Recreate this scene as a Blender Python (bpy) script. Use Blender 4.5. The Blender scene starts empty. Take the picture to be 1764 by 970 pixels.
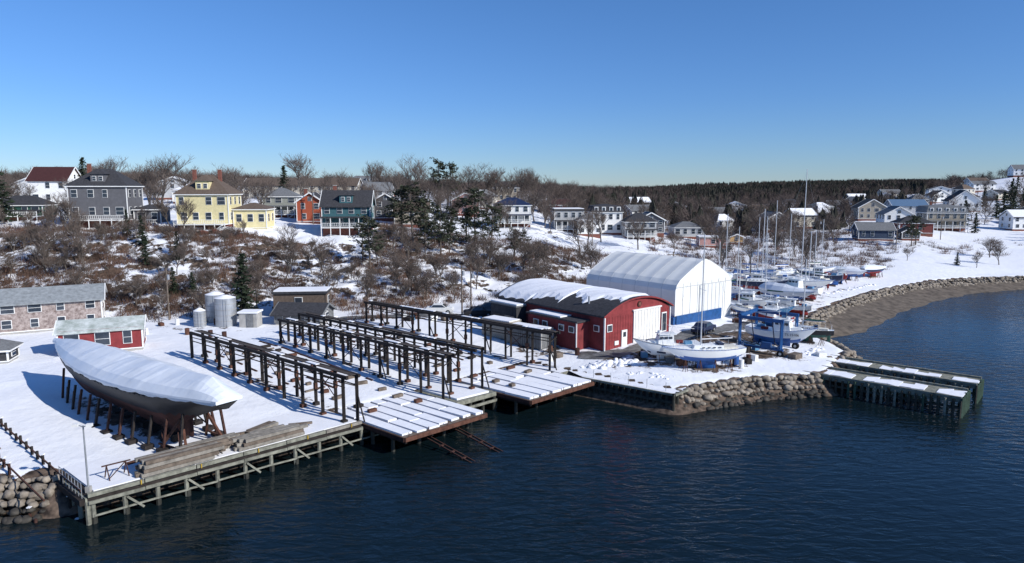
import bpy, math, random
import numpy as np
from mathutils import Vector
R=random.Random(7); NR=np.random.RandomState(5)
S=bpy.context.scene
# ---------------------------------------------------------------- materials
def pm(name,col,rough=.8,var=.2,scale=1.5,bump=0.0,metal=0.0,col2=None,spec=.3,stretch=None):
    m=bpy.data.materials.new(name); m.use_nodes=True; n=m.node_tree.nodes; l=m.node_tree.links
    b=n['Principled BSDF']; b.inputs['Roughness'].default_value=rough; b.inputs['Metallic'].default_value=metal
    b.inputs['Specular IOR Level'].default_value=spec
    tc=n.new('ShaderNodeTexCoord'); mp=n.new('ShaderNodeMapping'); l.new(tc.outputs['Object'],mp.inputs[0])
    if stretch: mp.inputs['Scale'].default_value=stretch
    t=n.new('ShaderNodeTexNoise'); t.inputs['Scale'].default_value=scale; t.inputs['Detail'].default_value=6
    t.inputs['Roughness'].default_value=.65
    l.new(mp.outputs[0],t.inputs['Vector'])
    r=n.new('ShaderNodeValToRGB'); r.color_ramp.elements[0].position=.3; r.color_ramp.elements[1].position=.7
    a=[max(0,c*(1-var)) for c in col]; c2=col2 if col2 else [min(1,c*(1+var)) for c in col]
    r.color_ramp.elements[0].color=(*a,1); r.color_ramp.elements[1].color=(*c2,1)
    l.new(t.outputs['Fac'],r.inputs[0]); l.new(r.outputs[0],b.inputs['Base Color'])
    if bump>0:
        bp=n.new('ShaderNodeBump'); bp.inputs['Strength'].default_value=bump; bp.inputs['Distance'].default_value=.1
        l.new(t.outputs['Fac'],bp.inputs['Height']); l.new(bp.outputs[0],b.inputs['Normal'])
    return m
SNOW=pm('snow',(.84,.85,.88),.75,.05,.8,.4,spec=.2)
WOOD=pm('weathered_wood',(.15,.12,.095),.9,.45,2,.5)
WOODG=pm('grey_green_timber',(.21,.21,.17),.9,.5,1.6,.5)
DARKW=pm('dark_creosote_timber',(.026,.021,.019),.85,.5,2,.4)
RUSTW=pm('rusty_steel',(.1,.045,.03),.9,.5,2,.4)
DKRUST=pm('dark_rust',(.06,.028,.022),.9,.5,3,.3)
PILE=pm('wet_pile',(.04,.04,.033),.6,.5,2,.4)
WHITE=pm('white_paint',(.78,.78,.76),.6,.07,2)
OFFW=pm('cream_paint',(.66,.63,.55),.7,.1,2)
GLASS=pm('window_glass',(.035,.045,.06),.12,.3,1,spec=.6)
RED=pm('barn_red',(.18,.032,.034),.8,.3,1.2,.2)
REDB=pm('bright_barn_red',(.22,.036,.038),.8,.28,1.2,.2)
DKSH=pm('dark_shingle',(.045,.045,.05),.9,.4,3,.3)
GRSH=pm('grey_shingle',(.16,.165,.17),.9,.3,3,.3)
BRSH=pm('brown_shingle',(.12,.09,.07),.9,.3,3,.3)
BLSH=pm('blue_shingle',(.09,.16,.26),.8,.2,3,.2)
MRSH=pm('maroon_shingle',(.06,.022,.022),.9,.3,3,.3)
WKSH=pm('worn_grey_roof',(.25,.27,.28),.9,.3,2,.3)
GREENSH=pm('pale_green_roof',(.26,.31,.27),.9,.2,1,.2,col2=(.6,.64,.63))
BRICK=pm('brick',(.2,.08,.06),.9,.4,5,.3)
SHING=pm('mottled_cladding',(.24,.17,.15),.9,.5,3,.3,col2=(.46,.39,.36))
CONC=pm('concrete',(.36,.35,.33),.9,.2,1.5,.2)
STEEL=pm('galvanised_steel',(.42,.44,.46),.4,.15,1.2,metal=.5)
ALU=pm('mast_aluminium',(.62,.63,.65),.35,.08,2,metal=.3)
GEL=pm('white_gelcoat',(.8,.81,.8),.25,.04,1,spec=.5)
WRAP=pm('shrink_wrap',(.72,.76,.81),.36,.08,.5,.35,spec=.5)
TENTM=pm('tent_fabric',(.74,.745,.72),.5,.06,.4,.2,spec=.4)
TENTD=pm('tent_seam',(.5,.51,.5),.7,.1,1)
BLUE=pm('boat_blue',(.02,.1,.33),.4,.2,1,spec=.5)
LBLUE=pm('light_blue_paint',(.1,.25,.42),.5,.12,1)
LIFTB=pm('lift_blue',(.015,.075,.22),.45,.3,2)
NAVY=pm('navy_paint',(.02,.03,.07),.4,.2,1)
BLACKP=pm('black_hull_paint',(.022,.022,.024),.5,.35,1.2)
REDP=pm('red_bottom_paint',(.25,.03,.03),.6,.25,1.5)
ANTIF=pm('worn_antifouling',(.085,.035,.028),.85,.5,.9,.3)
GREENP=pm('green_paint',(.03,.09,.07),.6,.2,1)
RUBBER=pm('tyre_rubber',(.02,.02,.02),.9,.2,4)
YELP=pm('yellow_marker_paint',(.5,.33,.04),.6,.1,2)
ROCK=pm('riprap_stone',(.2,.165,.13),.95,.45,1.1,.6,col2=(.38,.33,.27))
ROCKD=pm('wet_dark_stone',(.05,.045,.038),.7,.5,1.3,.6)
ASPH=pm('wet_asphalt',(.055,.053,.05),.7,.35,.9,.3,col2=(.24,.24,.24))
PM_GP=pm('algae_green_pile',(.05,.085,.06),.85,.4,1.5,.3)
pmW=pm('grey_plank',(.24,.22,.19),.9,.4,2,.4)
def colm(n,c,v=.12): return pm(n,c,.8,v,1.5)
BARK=pm('bark',(.12,.1,.085),.95,.3,3)
TWIG=pm('twig_bark',(.13,.1,.085),.95,.3,.5)
BRUSHM=pm('red_brown_brush',(.08,.052,.042),.95,.5,.12,col2=(.2,.12,.085))
WOODSM=pm('grey_brown_woods',(.08,.06,.05),.95,.4,.03,col2=(.145,.11,.095))
CONIF=pm('conifer_needles',(.022,.034,.018),.9,.6,.6)
CONIFD=pm('distant_conifer',(.022,.032,.024),.95,.5,.03,col2=(.055,.05,.038))
PINEM=pm('pine_needles',(.038,.046,.027),.9,.5,.8)
# ---------------------------------------------------------------- mesh builder
class MB:
    def __init__(s): s.v=[];s.f=[];s.m=[];s.mats=[]
    def mi(s,m):
        if m not in s.mats: s.mats.append(m)
        return s.mats.index(m)
    def face(s,pts,m):
        i=len(s.v); s.v+=[tuple(p) for p in pts]; s.f.append(tuple(range(i,i+len(pts)))); s.m.append(s.mi(m))
    def add(s,vs,fs,m):
        i=len(s.v); s.v+=[tuple(p) for p in vs]; k=s.mi(m)
        for f in fs: s.f.append(tuple(a+i for a in f)); s.m.append(k)
    def box(s,c,d,m,rz=0):
        x,y,z=d[0]/2,d[1]/2,d[2]/2; ca,sa=math.cos(rz),math.sin(rz)
        vs=[(c[0]+a*ca-b*sa,c[1]+a*sa+b*ca,c[2]+e) for a,b,e in
            [(-x,-y,-z),(x,-y,-z),(x,y,-z),(-x,y,-z),(-x,-y,z),(x,-y,z),(x,y,z),(-x,y,z)]]
        s.add(vs,[(0,3,2,1),(4,5,6,7),(0,1,5,4),(1,2,6,5),(2,3,7,6),(3,0,4,7)],m)
    def beam(s,p,q,w,h,m):
        p=Vector(p);q=Vector(q);d=(q-p).normalized()
        up=Vector((0,0,1)) if abs(d.z)<.95 else Vector((0,1,0))
        a=d.cross(up).normalized()*(w/2); b=a.cross(d).normalized()*(h/2)
        vs=[p-a-b,p+a-b,p+a+b,p-a+b,q-a-b,q+a-b,q+a+b,q-a+b]
        s.add(vs,[(0,1,2,3),(7,6,5,4),(4,5,1,0),(5,6,2,1),(6,7,3,2),(7,4,0,3)],m)
    def cyl(s,p,q,r1,r2,m,n=8):
        p=Vector(p);q=Vector(q);d=(q-p)
        if d.length<1e-6: return
        d.normalize(); up=Vector((0,0,1)) if abs(d.z)<.95 else Vector((0,1,0))
        a=d.cross(up).normalized(); b=a.cross(d)
        vs=[];
        for c,r in ((p,r1),(q,r2)):
            for i in range(n):
                t=2*math.pi*i/n; vs.append(c+a*math.cos(t)*r+b*math.sin(t)*r)
        fs=[(i,(i+1)%n,n+(i+1)%n,n+i) for i in range(n)]
        if n>4: fs+=[tuple(range(n))[::-1],tuple(range(n,2*n))]
        s.add(vs,fs,m)
    def prism(s,pts,z0,z1,m,mt=None):
        n=len(pts); vs=[(p[0],p[1],z0) for p in pts]+[(p[0],p[1],z1) for p in pts]
        s.add(vs,[(i,(i+1)%n,n+(i+1)%n,n+i) for i in range(n)]+[tuple(range(n))[::-1]],m)
        s.add([vs[n+i] for i in range(n)],[tuple(range(n))],mt or m)
    def loft(s,secs,mf,closed=False):
        base=len(s.v); k=len(secs[0])
        for sec in secs: s.v+=[tuple(p) for p in sec]
        for i in range(len(secs)-1):
            for j in range(k if closed else k-1):
                j2=(j+1)%k; f=(base+i*k+j,base+i*k+j2,base+(i+1)*k+j2,base+(i+1)*k+j)
                c=[sum(s.v[a][t] for a in f)/4 for t in range(3)]
                s.f.append(f); s.m.append(s.mi(mf(c) if callable(mf) else mf))
    def obj(s,name,parent=None,loc=(0,0,0),rz=0,smooth=False):
        me=bpy.data.meshes.new(name); me.from_pydata(s.v,[],s.f)
        for m in s.mats: me.materials.append(m)
        me.polygons.foreach_set('material_index',s.m)
        if smooth: me.polygons.foreach_set('use_smooth',[True]*len(s.f))
        me.update(); o=bpy.data.objects.new(name,me); S.collection.objects.link(o)
        if parent: o.parent=parent
        else: o.location=loc; o.rotation_euler=(0,0,rz)
        return o
def put(name,parts,loc=(0,0,0),rz=0,smooth=()):
    if isinstance(parts,MB): return parts.obj(name,None,loc,rz,bool(smooth))
    e=bpy.data.objects.new(name,None); S.collection.objects.link(e); e.location=loc; e.rotation_euler=(0,0,rz)
    for k,p in parts.items():
        if p.f: p.obj(k,e,smooth=(k in smooth))
    return e
def npmesh(name,V,F,mat,link=True,loc=(0,0,0)):
    me=bpy.data.meshes.new(name); me.vertices.add(len(V)); me.vertices.foreach_set('co',V.astype(np.float32).ravel())
    k=F.shape[1]; me.loops.add(F.size); me.loops.foreach_set('vertex_index',F.astype(np.int32).ravel())
    me.polygons.add(len(F)); me.polygons.foreach_set('loop_start',np.arange(0,F.size,k,dtype=np.int32))
    me.polygons.foreach_set('loop_total',np.full(len(F),k,dtype=np.int32))
    me.materials.append(mat); me.update(calc_edges=True); me.validate()
    o=bpy.data.objects.new(name,me)
    if link: S.collection.objects.link(o)
    o.location=loc
    return o
# ---------------------------------------------------------------- yard frame (metres)
A0=(-27.9,42.5); E1=(.722,.692); E2=(-.765,.645)
def W(s,t,z=None):
    p=(A0[0]+s*E1[0]+t*E2[0],A0[1]+s*E1[1]+t*E2[1])
    return p if z is None else (p[0],p[1],z)
AW=math.atan2(E1[1],E1[0]); AI=math.atan2(E2[1],E2[0])
# ---------------------------------------------------------------- terrain
COAST=[(-4000,-150),(-300,-40),(-90,22),(-60,39),(-45,43.5),(-35.5,46),(-32,46.6),W(0,4.5),W(46,4.5),(8.6,72.3),(16.2,66.6),
 (20,68.6),(25.9,71.3),(34.2,72.8),(36.3,75.5),(39.2,79.5),(41.6,83),(42,88),(41,93),(42,98),(48.6,109),(59.4,121.6),(70,132),(80.7,141),
 (90.6,147.5),(107,153.5),(117,156),(165,162),(270,178),(600,200),(4500,700),(4500,7000),(-4500,7000)]
PROF=[(-1.2,[(94,2),(98,3.4),(122,12.8),(130,14),(150,15.5),(200,18.5),(300,23),(600,24.5),(1500,20),(6000,5)]),
(-.745,[(94,2),(98,3.4),(122,12.8),(130,14),(150,15.5),(200,18.5),(300,23),(600,24.5),(1500,20),(6000,5)]),
(-.49,[(95,2),(99,3.4),(126,13.3),(135,14.6),(150,15.2),(200,18),(300,22),(600,24),(1500,20),(6000,5)]),
(-.24,[(101,2),(105,3.4),(135,11.2),(145,13.3),(200,16),(300,19.5),(450,22.5),(1500,20),(6000,5)]),
(0,[(110,2),(114,3.4),(150,9.4),(175,12.2),(250,15.6),(400,18.6),(700,20.5),(1500,20),(6000,5)]),
(.142,[(122,2),(126,3.4),(150,6),(185,9),(300,11),(500,12),(900,13),(1500,14),(3000,12),(6000,5)]),
(.31,[(137,2),(140,3.2),(165,4.2),(200,5.6),(260,6.4),(450,7.2),(900,9),(1500,25),(3000,15),(6000,5)]),
(.437,[(145,2),(150,3.1),(175,4.2),(220,6.2),(300,7.8),(450,9.5),(900,14),(1500,31),(3000,15),(6000,5)]),
(.564,[(146,2),(155,3),(190,5),(230,7.5),(300,9.5),(450,13),(800,18),(1500,32),(3000,15),(6000,5)]),
(.744,[(158,2),(166,2.8),(200,4.5),(240,6.5),(300,10),(400,17),(550,31),(700,34),(1500,28),(3000,15),(6000,5)]),
(1.3,[(165,2),(175,2.8),(210,4.5),(250,6.5),(320,10),(420,17),(560,33),(700,36),(1500,28),(3000,15),(6000,5)])]
def coast_sdf(x,y):
    n=len(COAST); d=np.full(x.shape,1e9); ins=np.zeros(x.shape,bool)
    for i in range(n):
        ax,ay=COAST[i]; bx,by=COAST[(i+1)%n]; ex,ey=bx-ax,by-ay
        t=np.clip(((x-ax)*ex+(y-ay)*ey)/(ex*ex+ey*ey),0,1)
        d=np.minimum(d,np.hypot(x-ax-t*ex,y-ay-t*ey))
        c=((ay>y)!=(by>y))&(x<(bx-ax)*(y-ay)/((by-ay) if by!=ay else 1e-9)+ax)
        ins^=c
    return np.where(ins,d,-d)
def wob(x,y,s):
    return (np.sin(x*s+1.3*np.sin(y*s*.7))+np.sin(y*s*1.3+2+1.1*np.sin(x*s*.9))+.5*np.sin((x+y)*s*2.3)+.5*np.sin((x-y)*s*2.9+1))/3
def terr(x,y,full=False):
    x=np.asarray(x,float); y=np.asarray(y,float)
    sd=coast_sdf(x,y); b=x/np.maximum(y,20)
    H=np.array([np.interp(y,[p[0] for p in pr],[p[1] for p in pr]) for _,pr in PROF]); bs=np.array([p[0] for p in PROF])
    bc=np.clip(b,bs[0],bs[-1]-1e-6); k=np.clip(np.searchsorted(bs,bc,side='right')-1,0,len(bs)-2)
    f=(bc-bs[k])/(bs[k+1]-bs[k]); f=f*f*(3-2*f)
    z1=np.take_along_axis(H,k[None],0)[0]; z2=np.take_along_axis(H,(k+1)[None],0)[0]
    p=z1*(1-f)+z2*f
    bank=np.clip((p-3.3)/2,0,1)*np.clip((400-y)/100,0,1)
    p=p+bank*(.6*wob(x,y,.35)+.45*wob(x+9,y,.9))*np.where(y<150,1,.4)
    p=p+np.clip((y-300)/300,0,1)*2.2*wob(x,y,.018)
    yard=2+np.clip(sd*.055,0,1.2)+.06*wob(x,y,.8)*np.clip(sd/4,0,1)+.03*wob(x,y,2.3)*np.clip(sd/4,0,1)
    z=np.maximum(yard,p); z=np.where(sd>0,z,np.maximum(2+sd*.95,-3.0))
    return (z,sd,p,b) if full else z
def tz(x,y): return float(terr(np.array([x]),np.array([y]))[0])
def axis(lo,a,b,hi,fine,g):
    r=list(np.arange(a,b+.01,fine)); st=fine; v=b
    while v<hi: st*=g; v+=st; r.append(v)
    st=fine; v=a; L=[]
    while v>lo: st*=g; v-=st; L.append(v)
    return np.array(L[::-1]+r)
xs=axis(-5000,-90,130,5000,.8,1.09); ys=axis(-200,36,175,7500,.8,1.07)
X,Y=np.meshgrid(xs,ys); Z,SD,P,Bb=terr(X,Y,True)
bare=np.zeros_like(Z)+.24
bankm=(P>2.7)&(SD>0)
slope=np.hypot(*np.gradient(Z,ys,xs))
bare=np.where(bankm,.36+np.clip(slope-.1,0,.5)*.42,bare)
bare=np.where((Y>230)&bankm,.50,bare); bare=np.where(Y>600,.85,bare)
bare=np.where((Bb>.50)&(Y<300)&(SD>0),.28,bare)
bare=np.where((Bb>.58)&(Y>300)&(Y<640),.36,bare)
bare=np.where((Bb<-.2)&(Y>134)&(Y<150),.30,bare)
def blob(cx,cy,r,v,ax=1.0,an=0):
    global bare
    dx,dy=X-cx,Y-cy; u=dx*math.cos(an)+dy*math.sin(an); w_=-dx*math.sin(an)+dy*math.cos(an)
    d=np.hypot(u/ax,w_)/r; bare=np.where(SD>0,bare+(v-bare)*np.clip(1.4-d,0,1),bare)
blob(18,81,5,.6,2.2,.7); blob(30,88,6,.57,1.5,.9); blob(42,107,7,.53,2.8,.95); blob(31,80,4,.56,1.3,0); blob(22,74,2.6,.56,2.2,0)
blob(-33,57,2.4,.6,4.6,2.5); blob(-14,100,3.2,.54,5,.1); blob(4,83,5,.52,1.5,2.4); blob(60,128,5,.44,3,.85); blob(-43,92,5,.46,2,0)
for s_ in (20.7,30.5,34.7,45.1):
    c_=W(s_,15); blob(c_[0],c_[1],1.1,.50,11,AI)
for s_ in (25.5,40): 
    c_=W(s_,20); blob(c_[0],c_[1],3.2,.42,3.2,AI)
bare=np.where(SD<=.2,1.0,bare)
ny,nx=Z.shape; I=np.arange(ny*nx).reshape(ny,nx)
F=np.stack([I[:-1,:-1],I[:-1,1:],I[1:,1:],I[1:,:-1]],-1).reshape(-1,4)
def ground_mat():
    m=bpy.data.materials.new('snow_and_earth'); m.use_nodes=True; n=m.node_tree.nodes; l=m.node_tree.links; b=n['Principled BSDF']
    b.inputs['Roughness'].default_value=.85; b.inputs['Specular IOR Level'].default_value=.15
    g=n.new('ShaderNodeNewGeometry'); at=n.new('ShaderNodeAttribute'); at.attribute_name='bare'
    t=n.new('ShaderNodeTexNoise'); t.inputs['Scale'].default_value=.55; t.inputs['Detail'].default_value=9; t.inputs['Roughness'].default_value=.72
    l.new(g.outputs['Position'],t.inputs['Vector'])
    s=n.new('ShaderNodeMath'); s.operation='SUBTRACT'; l.new(at.outputs['Fac'],s.inputs[0]); l.new(t.outputs['Fac'],s.inputs[1])
    mr=n.new('ShaderNodeMapRange'); mr.inputs['From Min'].default_value=-.025; mr.inputs['From Max'].default_value=.035; l.new(s.outputs[0],mr.inputs['Value'])
    t2=n.new('ShaderNodeTexNoise'); t2.inputs['Scale'].default_value=1.7; t2.inputs['Detail'].default_value=6; l.new(g.outputs['Position'],t2.inputs['Vector'])
    r=n.new('ShaderNodeValToRGB'); e=r.color_ramp.elements; e[0].position=.35; e[0].color=(.03,.023,.019,1); e[1].position=.68; e[1].color=(.17,.125,.095,1)
    l.new(t2.outputs['Fac'],r.inputs[0])
    t3=n.new('ShaderNodeTexNoise'); t3.inputs['Scale'].default_value=.25; t3.inputs['Detail'].default_value=4; l.new(g.outputs['Position'],t3.inputs['Vector'])
    r3=n.new('ShaderNodeValToRGB'); r3.color_ramp.elements[0].color=(.76,.78,.82,1); r3.color_ramp.elements[1].color=(.88,.89,.91,1); l.new(t3.outputs['Fac'],r3.inputs[0])
    mx=n.new('ShaderNodeMix'); mx.data_type='RGBA'; l.new(mr.outputs[0],mx.inputs['Factor']); l.new(r3.outputs[0],mx.inputs['A']); l.new(r.outputs[0],mx.inputs['B'])
    l.new(mx.outputs['Result'],b.inputs['Base Color'])
    bp=n.new('ShaderNodeBump'); bp.inputs['Strength'].default_value=.5; bp.inputs['Distance'].default_value=.25
    t4=n.new('ShaderNodeTexNoise'); t4.inputs['Scale'].default_value=.8; t4.inputs['Detail'].default_value=6; t4.inputs['Roughness'].default_value=.55; l.new(g.outputs['Position'],t4.inputs['Vector'])
    l.new(t4.outputs['Fac'],bp.inputs['Height']); l.new(bp.outputs[0],b.inputs['Normal'])
    return m
go=npmesh('ground',np.stack([X,Y,Z],-1).reshape(-1,3),F,ground_mat())
a=go.data.attributes.new('bare','FLOAT','POINT'); a.data.foreach_set('value',bare.astype(np.float32).ravel())
go.data.polygons.foreach_set('use_smooth',[True]*len(go.data.polygons))
# water
wm=bpy.data.materials.new('harbour_water'); wm.use_nodes=True; n=wm.node_tree.nodes; l=wm.node_tree.links; b=n['Principled BSDF']
b.inputs['Base Color'].default_value=(.004,.010,.013,1); b.inputs['Roughness'].default_value=.06; b.inputs['IOR'].default_value=1.33
g=n.new('ShaderNodeNewGeometry'); mp=n.new('ShaderNodeMapping'); mp.inputs['Rotation'].default_value=(0,0,math.radians(-25)); mp.inputs['Scale'].default_value=(.5,1.3,1)
l.new(g.outputs['Position'],mp.inputs[0])
t1=n.new('ShaderNodeTexNoise'); t1.inputs['Scale'].default_value=1.15; t1.inputs['Detail'].default_value=4; t1.inputs['Roughness'].default_value=.5; t1.inputs['Distortion'].default_value=.7; l.new(mp.outputs[0],t1.inputs['Vector'])
t2=n.new('ShaderNodeTexNoise'); t2.inputs['Scale'].default_value=.035; t2.inputs['Detail'].default_value=3; l.new(g.outputs['Position'],t2.inputs['Vector'])
mr=n.new('ShaderNodeMapRange'); mr.inputs['From Min'].default_value=.35; mr.inputs['From Max'].default_value=.65; mr.inputs['To Min'].default_value=.2; mr.inputs['To Max'].default_value=.55; l.new(t2.outputs['Fac'],mr.inputs['Value'])
bp=n.new('ShaderNodeBump'); bp.inputs['Distance'].default_value=.36; l.new(mr.outputs[0],bp.inputs['Strength']); l.new(t1.outputs['Fac'],bp.inputs['Height']); l.new(bp.outputs[0],b.inputs['Normal'])
npmesh('water',np.array([(-6000,-3000,0),(6000,-3000,0),(6000,7000,0),(-6000,7000,0)],float),np.array([[0,1,2,3]]),wm)
# beach
def beach():
    top=[(41.6,95.5),(42.8,98),(49.6,108.3),(60.4,120.9),(71,131.2),(81.5,140),(91.2,146.3),(107.5,152.2),(117.5,154.8),(165,160.8),(270,176.8),(600,198)]
    wl=[(44.5,96.5),(47.5,99.5),(55,104),(65.5,116),(75,125.5),(88.5,136.5),(98,143),(108,147),(118,150),(166,157.5),(271,173),(601,194)]
    mb=MB(); secs=[]
    N=240
    def samp(L,u):
        k=u*(len(L)-1); i=min(int(k),len(L)-2); f=k-i; return (L[i][0]*(1-f)+L[i+1][0]*f,L[i][1]*(1-f)+L[i+1][1]*f)
    for i in range(N+1):
        u=i/N; p=samp(top,u); q=samp(wl,u); sec=[]
        for j in range(9):
            f=j/6; z=1.25*(1-f)+.06*math.sin(i*.5+j*2)*(1 if 0<j<8 else 0)+.05*math.sin(i*.23)
            sec.append((p[0]*(1-f)+q[0]*f,p[1]*(1-f)+q[1]*f,z))
        secs.append(sec)
    mb.loft(secs,pm('beach_gravel',(.085,.068,.052),.9,.4,.8,.5,col2=(.19,.155,.12)))
    mb.obj('beach',smooth=True)
beach()
# rocks
def ico():
    t=(1+5**.5)/2; v=[(-1,t,0),(1,t,0),(-1,-t,0),(1,-t,0),(0,-1,t),(0,1,t),(0,-1,-t),(0,1,-t),(t,0,-1),(t,0,1),(-t,0,-1),(-t,0,1)]
    f=[(0,11,5),(0,5,1),(0,1,7),(0,7,10),(0,10,11),(1,5,9),(5,11,4),(11,10,2),(10,7,6),(7,1,8),(3,9,4),(3,4,2),(3,2,6),(3,6,8),(3,8,9),(4,9,5),(2,4,11),(6,2,10),(8,6,7),(9,8,1)]
    v=np.array(v,float); v/=np.linalg.norm(v[0]); V=list(map(tuple,v)); c={}; F2=[]
    def mid(a,b):
        k=(min(a,b),max(a,b))
        if k not in c:
            m=(np.array(V[a])+np.array(V[b])); m/=np.linalg.norm(m); c[k]=len(V); V.append(tuple(m))
        return c[k]
    for a,b,d in f:
        x,y,z=mid(a,b),mid(b,d),mid(d,a); F2+=[(a,x,z),(x,b,y),(z,y,d),(x,y,z)]
    return np.array(V),np.array(F2)
IV,IF=ico()
def rocks(name,pts,mat,flat=1,smooth=False):
    V=[];Fs=[]
    for k,(x,y,z,r) in enumerate(pts):
        v=IV*np.array([r*NR.uniform(.8,1.4),r*NR.uniform(.7,1.1),r*NR.uniform(.55,.85)*flat])*NR.uniform(.76,1.14,(len(IV),1))
        a=NR.uniform(0,6.28); v=np.stack([v[:,0]*math.cos(a)-v[:,1]*math.sin(a),v[:,0]*math.sin(a)+v[:,1]*math.cos(a),v[:,2]],-1)+np.array([x,y,z])
        V.append(v); Fs.append(IF+k*len(IV))
    o=npmesh(name,np.concatenate(V),np.concatenate(Fs),mat)
    if smooth: o.data.polygons.foreach_set('use_smooth',[True]*len(o.data.polygons))
    return o
def rockline(line,step,rows,outn,r0=.5,ztop=1.9,dz=.75,do=.55):
    pts=[];low=[]
    for (ax,ay),(bx,by) in zip(line[:-1],line[1:]):
        L=math.hypot(bx-ax,by-ay); nx,ny=(by-ay)/L,-(bx-ax)/L
        for i in range(max(1,int(L/step))):
            f=(i+NR.uniform(-.3,.3))*step/L
            for r in range(rows):
                o=r*do+NR.uniform(-.15,.15); z=ztop-r*dz+NR.uniform(-.12,.12)
                (pts if z>.55 else low).append((ax+(bx-ax)*f+nx*o,ay+(by-ay)*f+ny*o,z,r0*NR.uniform(.5,1.35)))
    return pts,low
a1,b1=rockline([(16.8,66.6),(20,68.2),(25.9,70.9),(34.2,72.3)],.5,6,1,.38,1.8,.45,.38)
rocks('rock_wall',a1,ROCK); rocks('tide_line_rocks',b1,ROCKD)
a1,b1=rockline([(-62,38),(-45,43),(-35.5,45.4),(-31.5,45.6)],.5,7,1,.36,1.85,.36,.5); rocks('shore_rocks',a1,ROCK); rocks('tide_line_rocks',b1,ROCKD)
a1,b1=rockline([(38,79.5),(39.6,79.8),(42,83),(42.5,88),(41.5,93),(42.5,98),(49,108.6),(60,121.2),(70.5,131.5),(81.2,140.3),(91,146.8),(107.3,152.8),(117,155.4),(165,161.5)],.65,4,1,.42,1.9,.38,.5)
rocks('riprap_rocks',a1+b1,ROCK)
# bank boulders and fallen stones showing through snow
o=[]
while len(o)<420:
    bq=NR.uniform(-.85,.2); y=NR.uniform(97,150); x=bq*y; z=tz(x,y)
    if 3.5<z<12: o.append((x,y,z,NR.uniform(.12,.55)))
rocks('bank_stones',o,ROCKD)
def snowbank(pts):
    o=[]
    for (x0,y0,x1,y1,n,r) in pts:
        for i in range(n):
            f=NR.uniform(); x=x0+(x1-x0)*f+NR.normal(0,.45); y=y0+(y1-y0)*f+NR.normal(0,.45); rr=r*NR.uniform(.25,1.1)
            o.append((x,y,tz(x,y)+rr*.0,rr))
    rocks('snow_bank',o,SNOW,.75,False)
snowbank([(8.5,75,14,76.5,120,.42),(13,72.5,17,70.5,30,.25),(22,77,27,78.5,30,.3),(36,80,39,84,26,.35),(-10,98,2,97,50,.4),(36,92,40,97,26,.35),(-34,98,-26,99,30,.4),(60,128,75,141,50,.4)])
def strip(name,pts,w,mat,lift=.06):
    mb=MB(); P=[Vector(p) for p in pts]; out=[]
    for a,b in zip(P[:-1],P[1:]):
        n=max(1,int((b-a).length/.7))
        for i in range(n): out.append(a.lerp(b,i/n))
    out.append(P[-1]); secs=[]
    for i,p in enumerate(out):
        d=(out[min(i+1,len(out)-1)]-out[max(i-1,0)]).normalized(); nn=Vector((-d.y,d.x))
        ww=w*(1+.18*math.sin(i*.5)+.1*math.sin(i*1.3)); nk=max(2,int(w/.7))
        secs.append([(q.x,q.y,tz(q.x,q.y)+lift) for q in [p+nn*(ww*(k/nk-.5)) for k in range(nk+1)]])
    mb.loft(secs,mat); return mb.obj(name)
strip('yard_road',[(-25,98),(-14,101),(-4,99.5),(2,99),(9,96)],2.4,ASPH)
strip('yard_road',[(8,79.5),(10.5,78.9),(14,80.5),(20,85.5),(27,91),(36,99)],2.8,ASPH,.07)
# ---------------------------------------------------------------- wharf
def wharf():
    deck=MB();sn=MB();pl=MB();br=MB()
    q=[W(0,0),W(20.6,0),W(20.6,6),W(0,6)]
    deck.prism(q,1.6,1.93,DARKW)
    sn.prism([W(.5,.35),W(20.4,.35),W(20.4,6.2),W(.5,6.2)],1.96,2.12,SNOW)
    for i in range(6): 
        s0=i*3.44; deck.beam(W(s0+.02,-.02+R.uniform(-.03,.03),2.03),W(s0+3.4,-.02,2.03+R.uniform(-.03,.03)),.28,.24,WOODG if R.random()<.7 else pmW)
        deck.beam(W(s0,-.2,1.55),W(s0+3.4,-.2,1.53),.12,.22,WOODG)
    for i in range(11):
        s=.3+i*2.03+R.uniform(-.15,.15)
        for t in (0.05,2.6,5.2):
            pl.cyl(W(s,t,-3),W(s+R.uniform(-.1,.1),t,1.6),.16,.15,WOODG if t<1 else PILE,7)
        if t: pl.cyl(W(s,-.0,-3),W(s,-.0,.45),.172,.172,PILE,7)
        if i%3: br.beam(W(s,.05,.2),W(s,2.6,1.4),.12,.16,PILE)
        if i%2: br.beam(W(s,-.18,1.3),W(s+1.0,-.18,.25),.09,.14,WOODG)
        br.beam(W(s,-.1,.55),W(s+2.03,-.1,.5+R.uniform(-.08,.08)),.08,.12,WOODG)
        if i%2: br.cyl(W(s+.9,-.25,1.9),W(s+.9,-.25,2.2),.045,.045,YELP,6)
    for t in (0.05,1.5,3,4.5): pl.cyl(W(0,t,-3),W(0,t,1.6),.17,.15,WOODG,7)
    deck.beam(W(-.02,0,1.7),W(-.02,6,1.7),.2,.3,WOODG)
    put('timber_wharf',{'deck':deck,'snow':sn,'piles':pl,'braces':br})
wharf()
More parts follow.
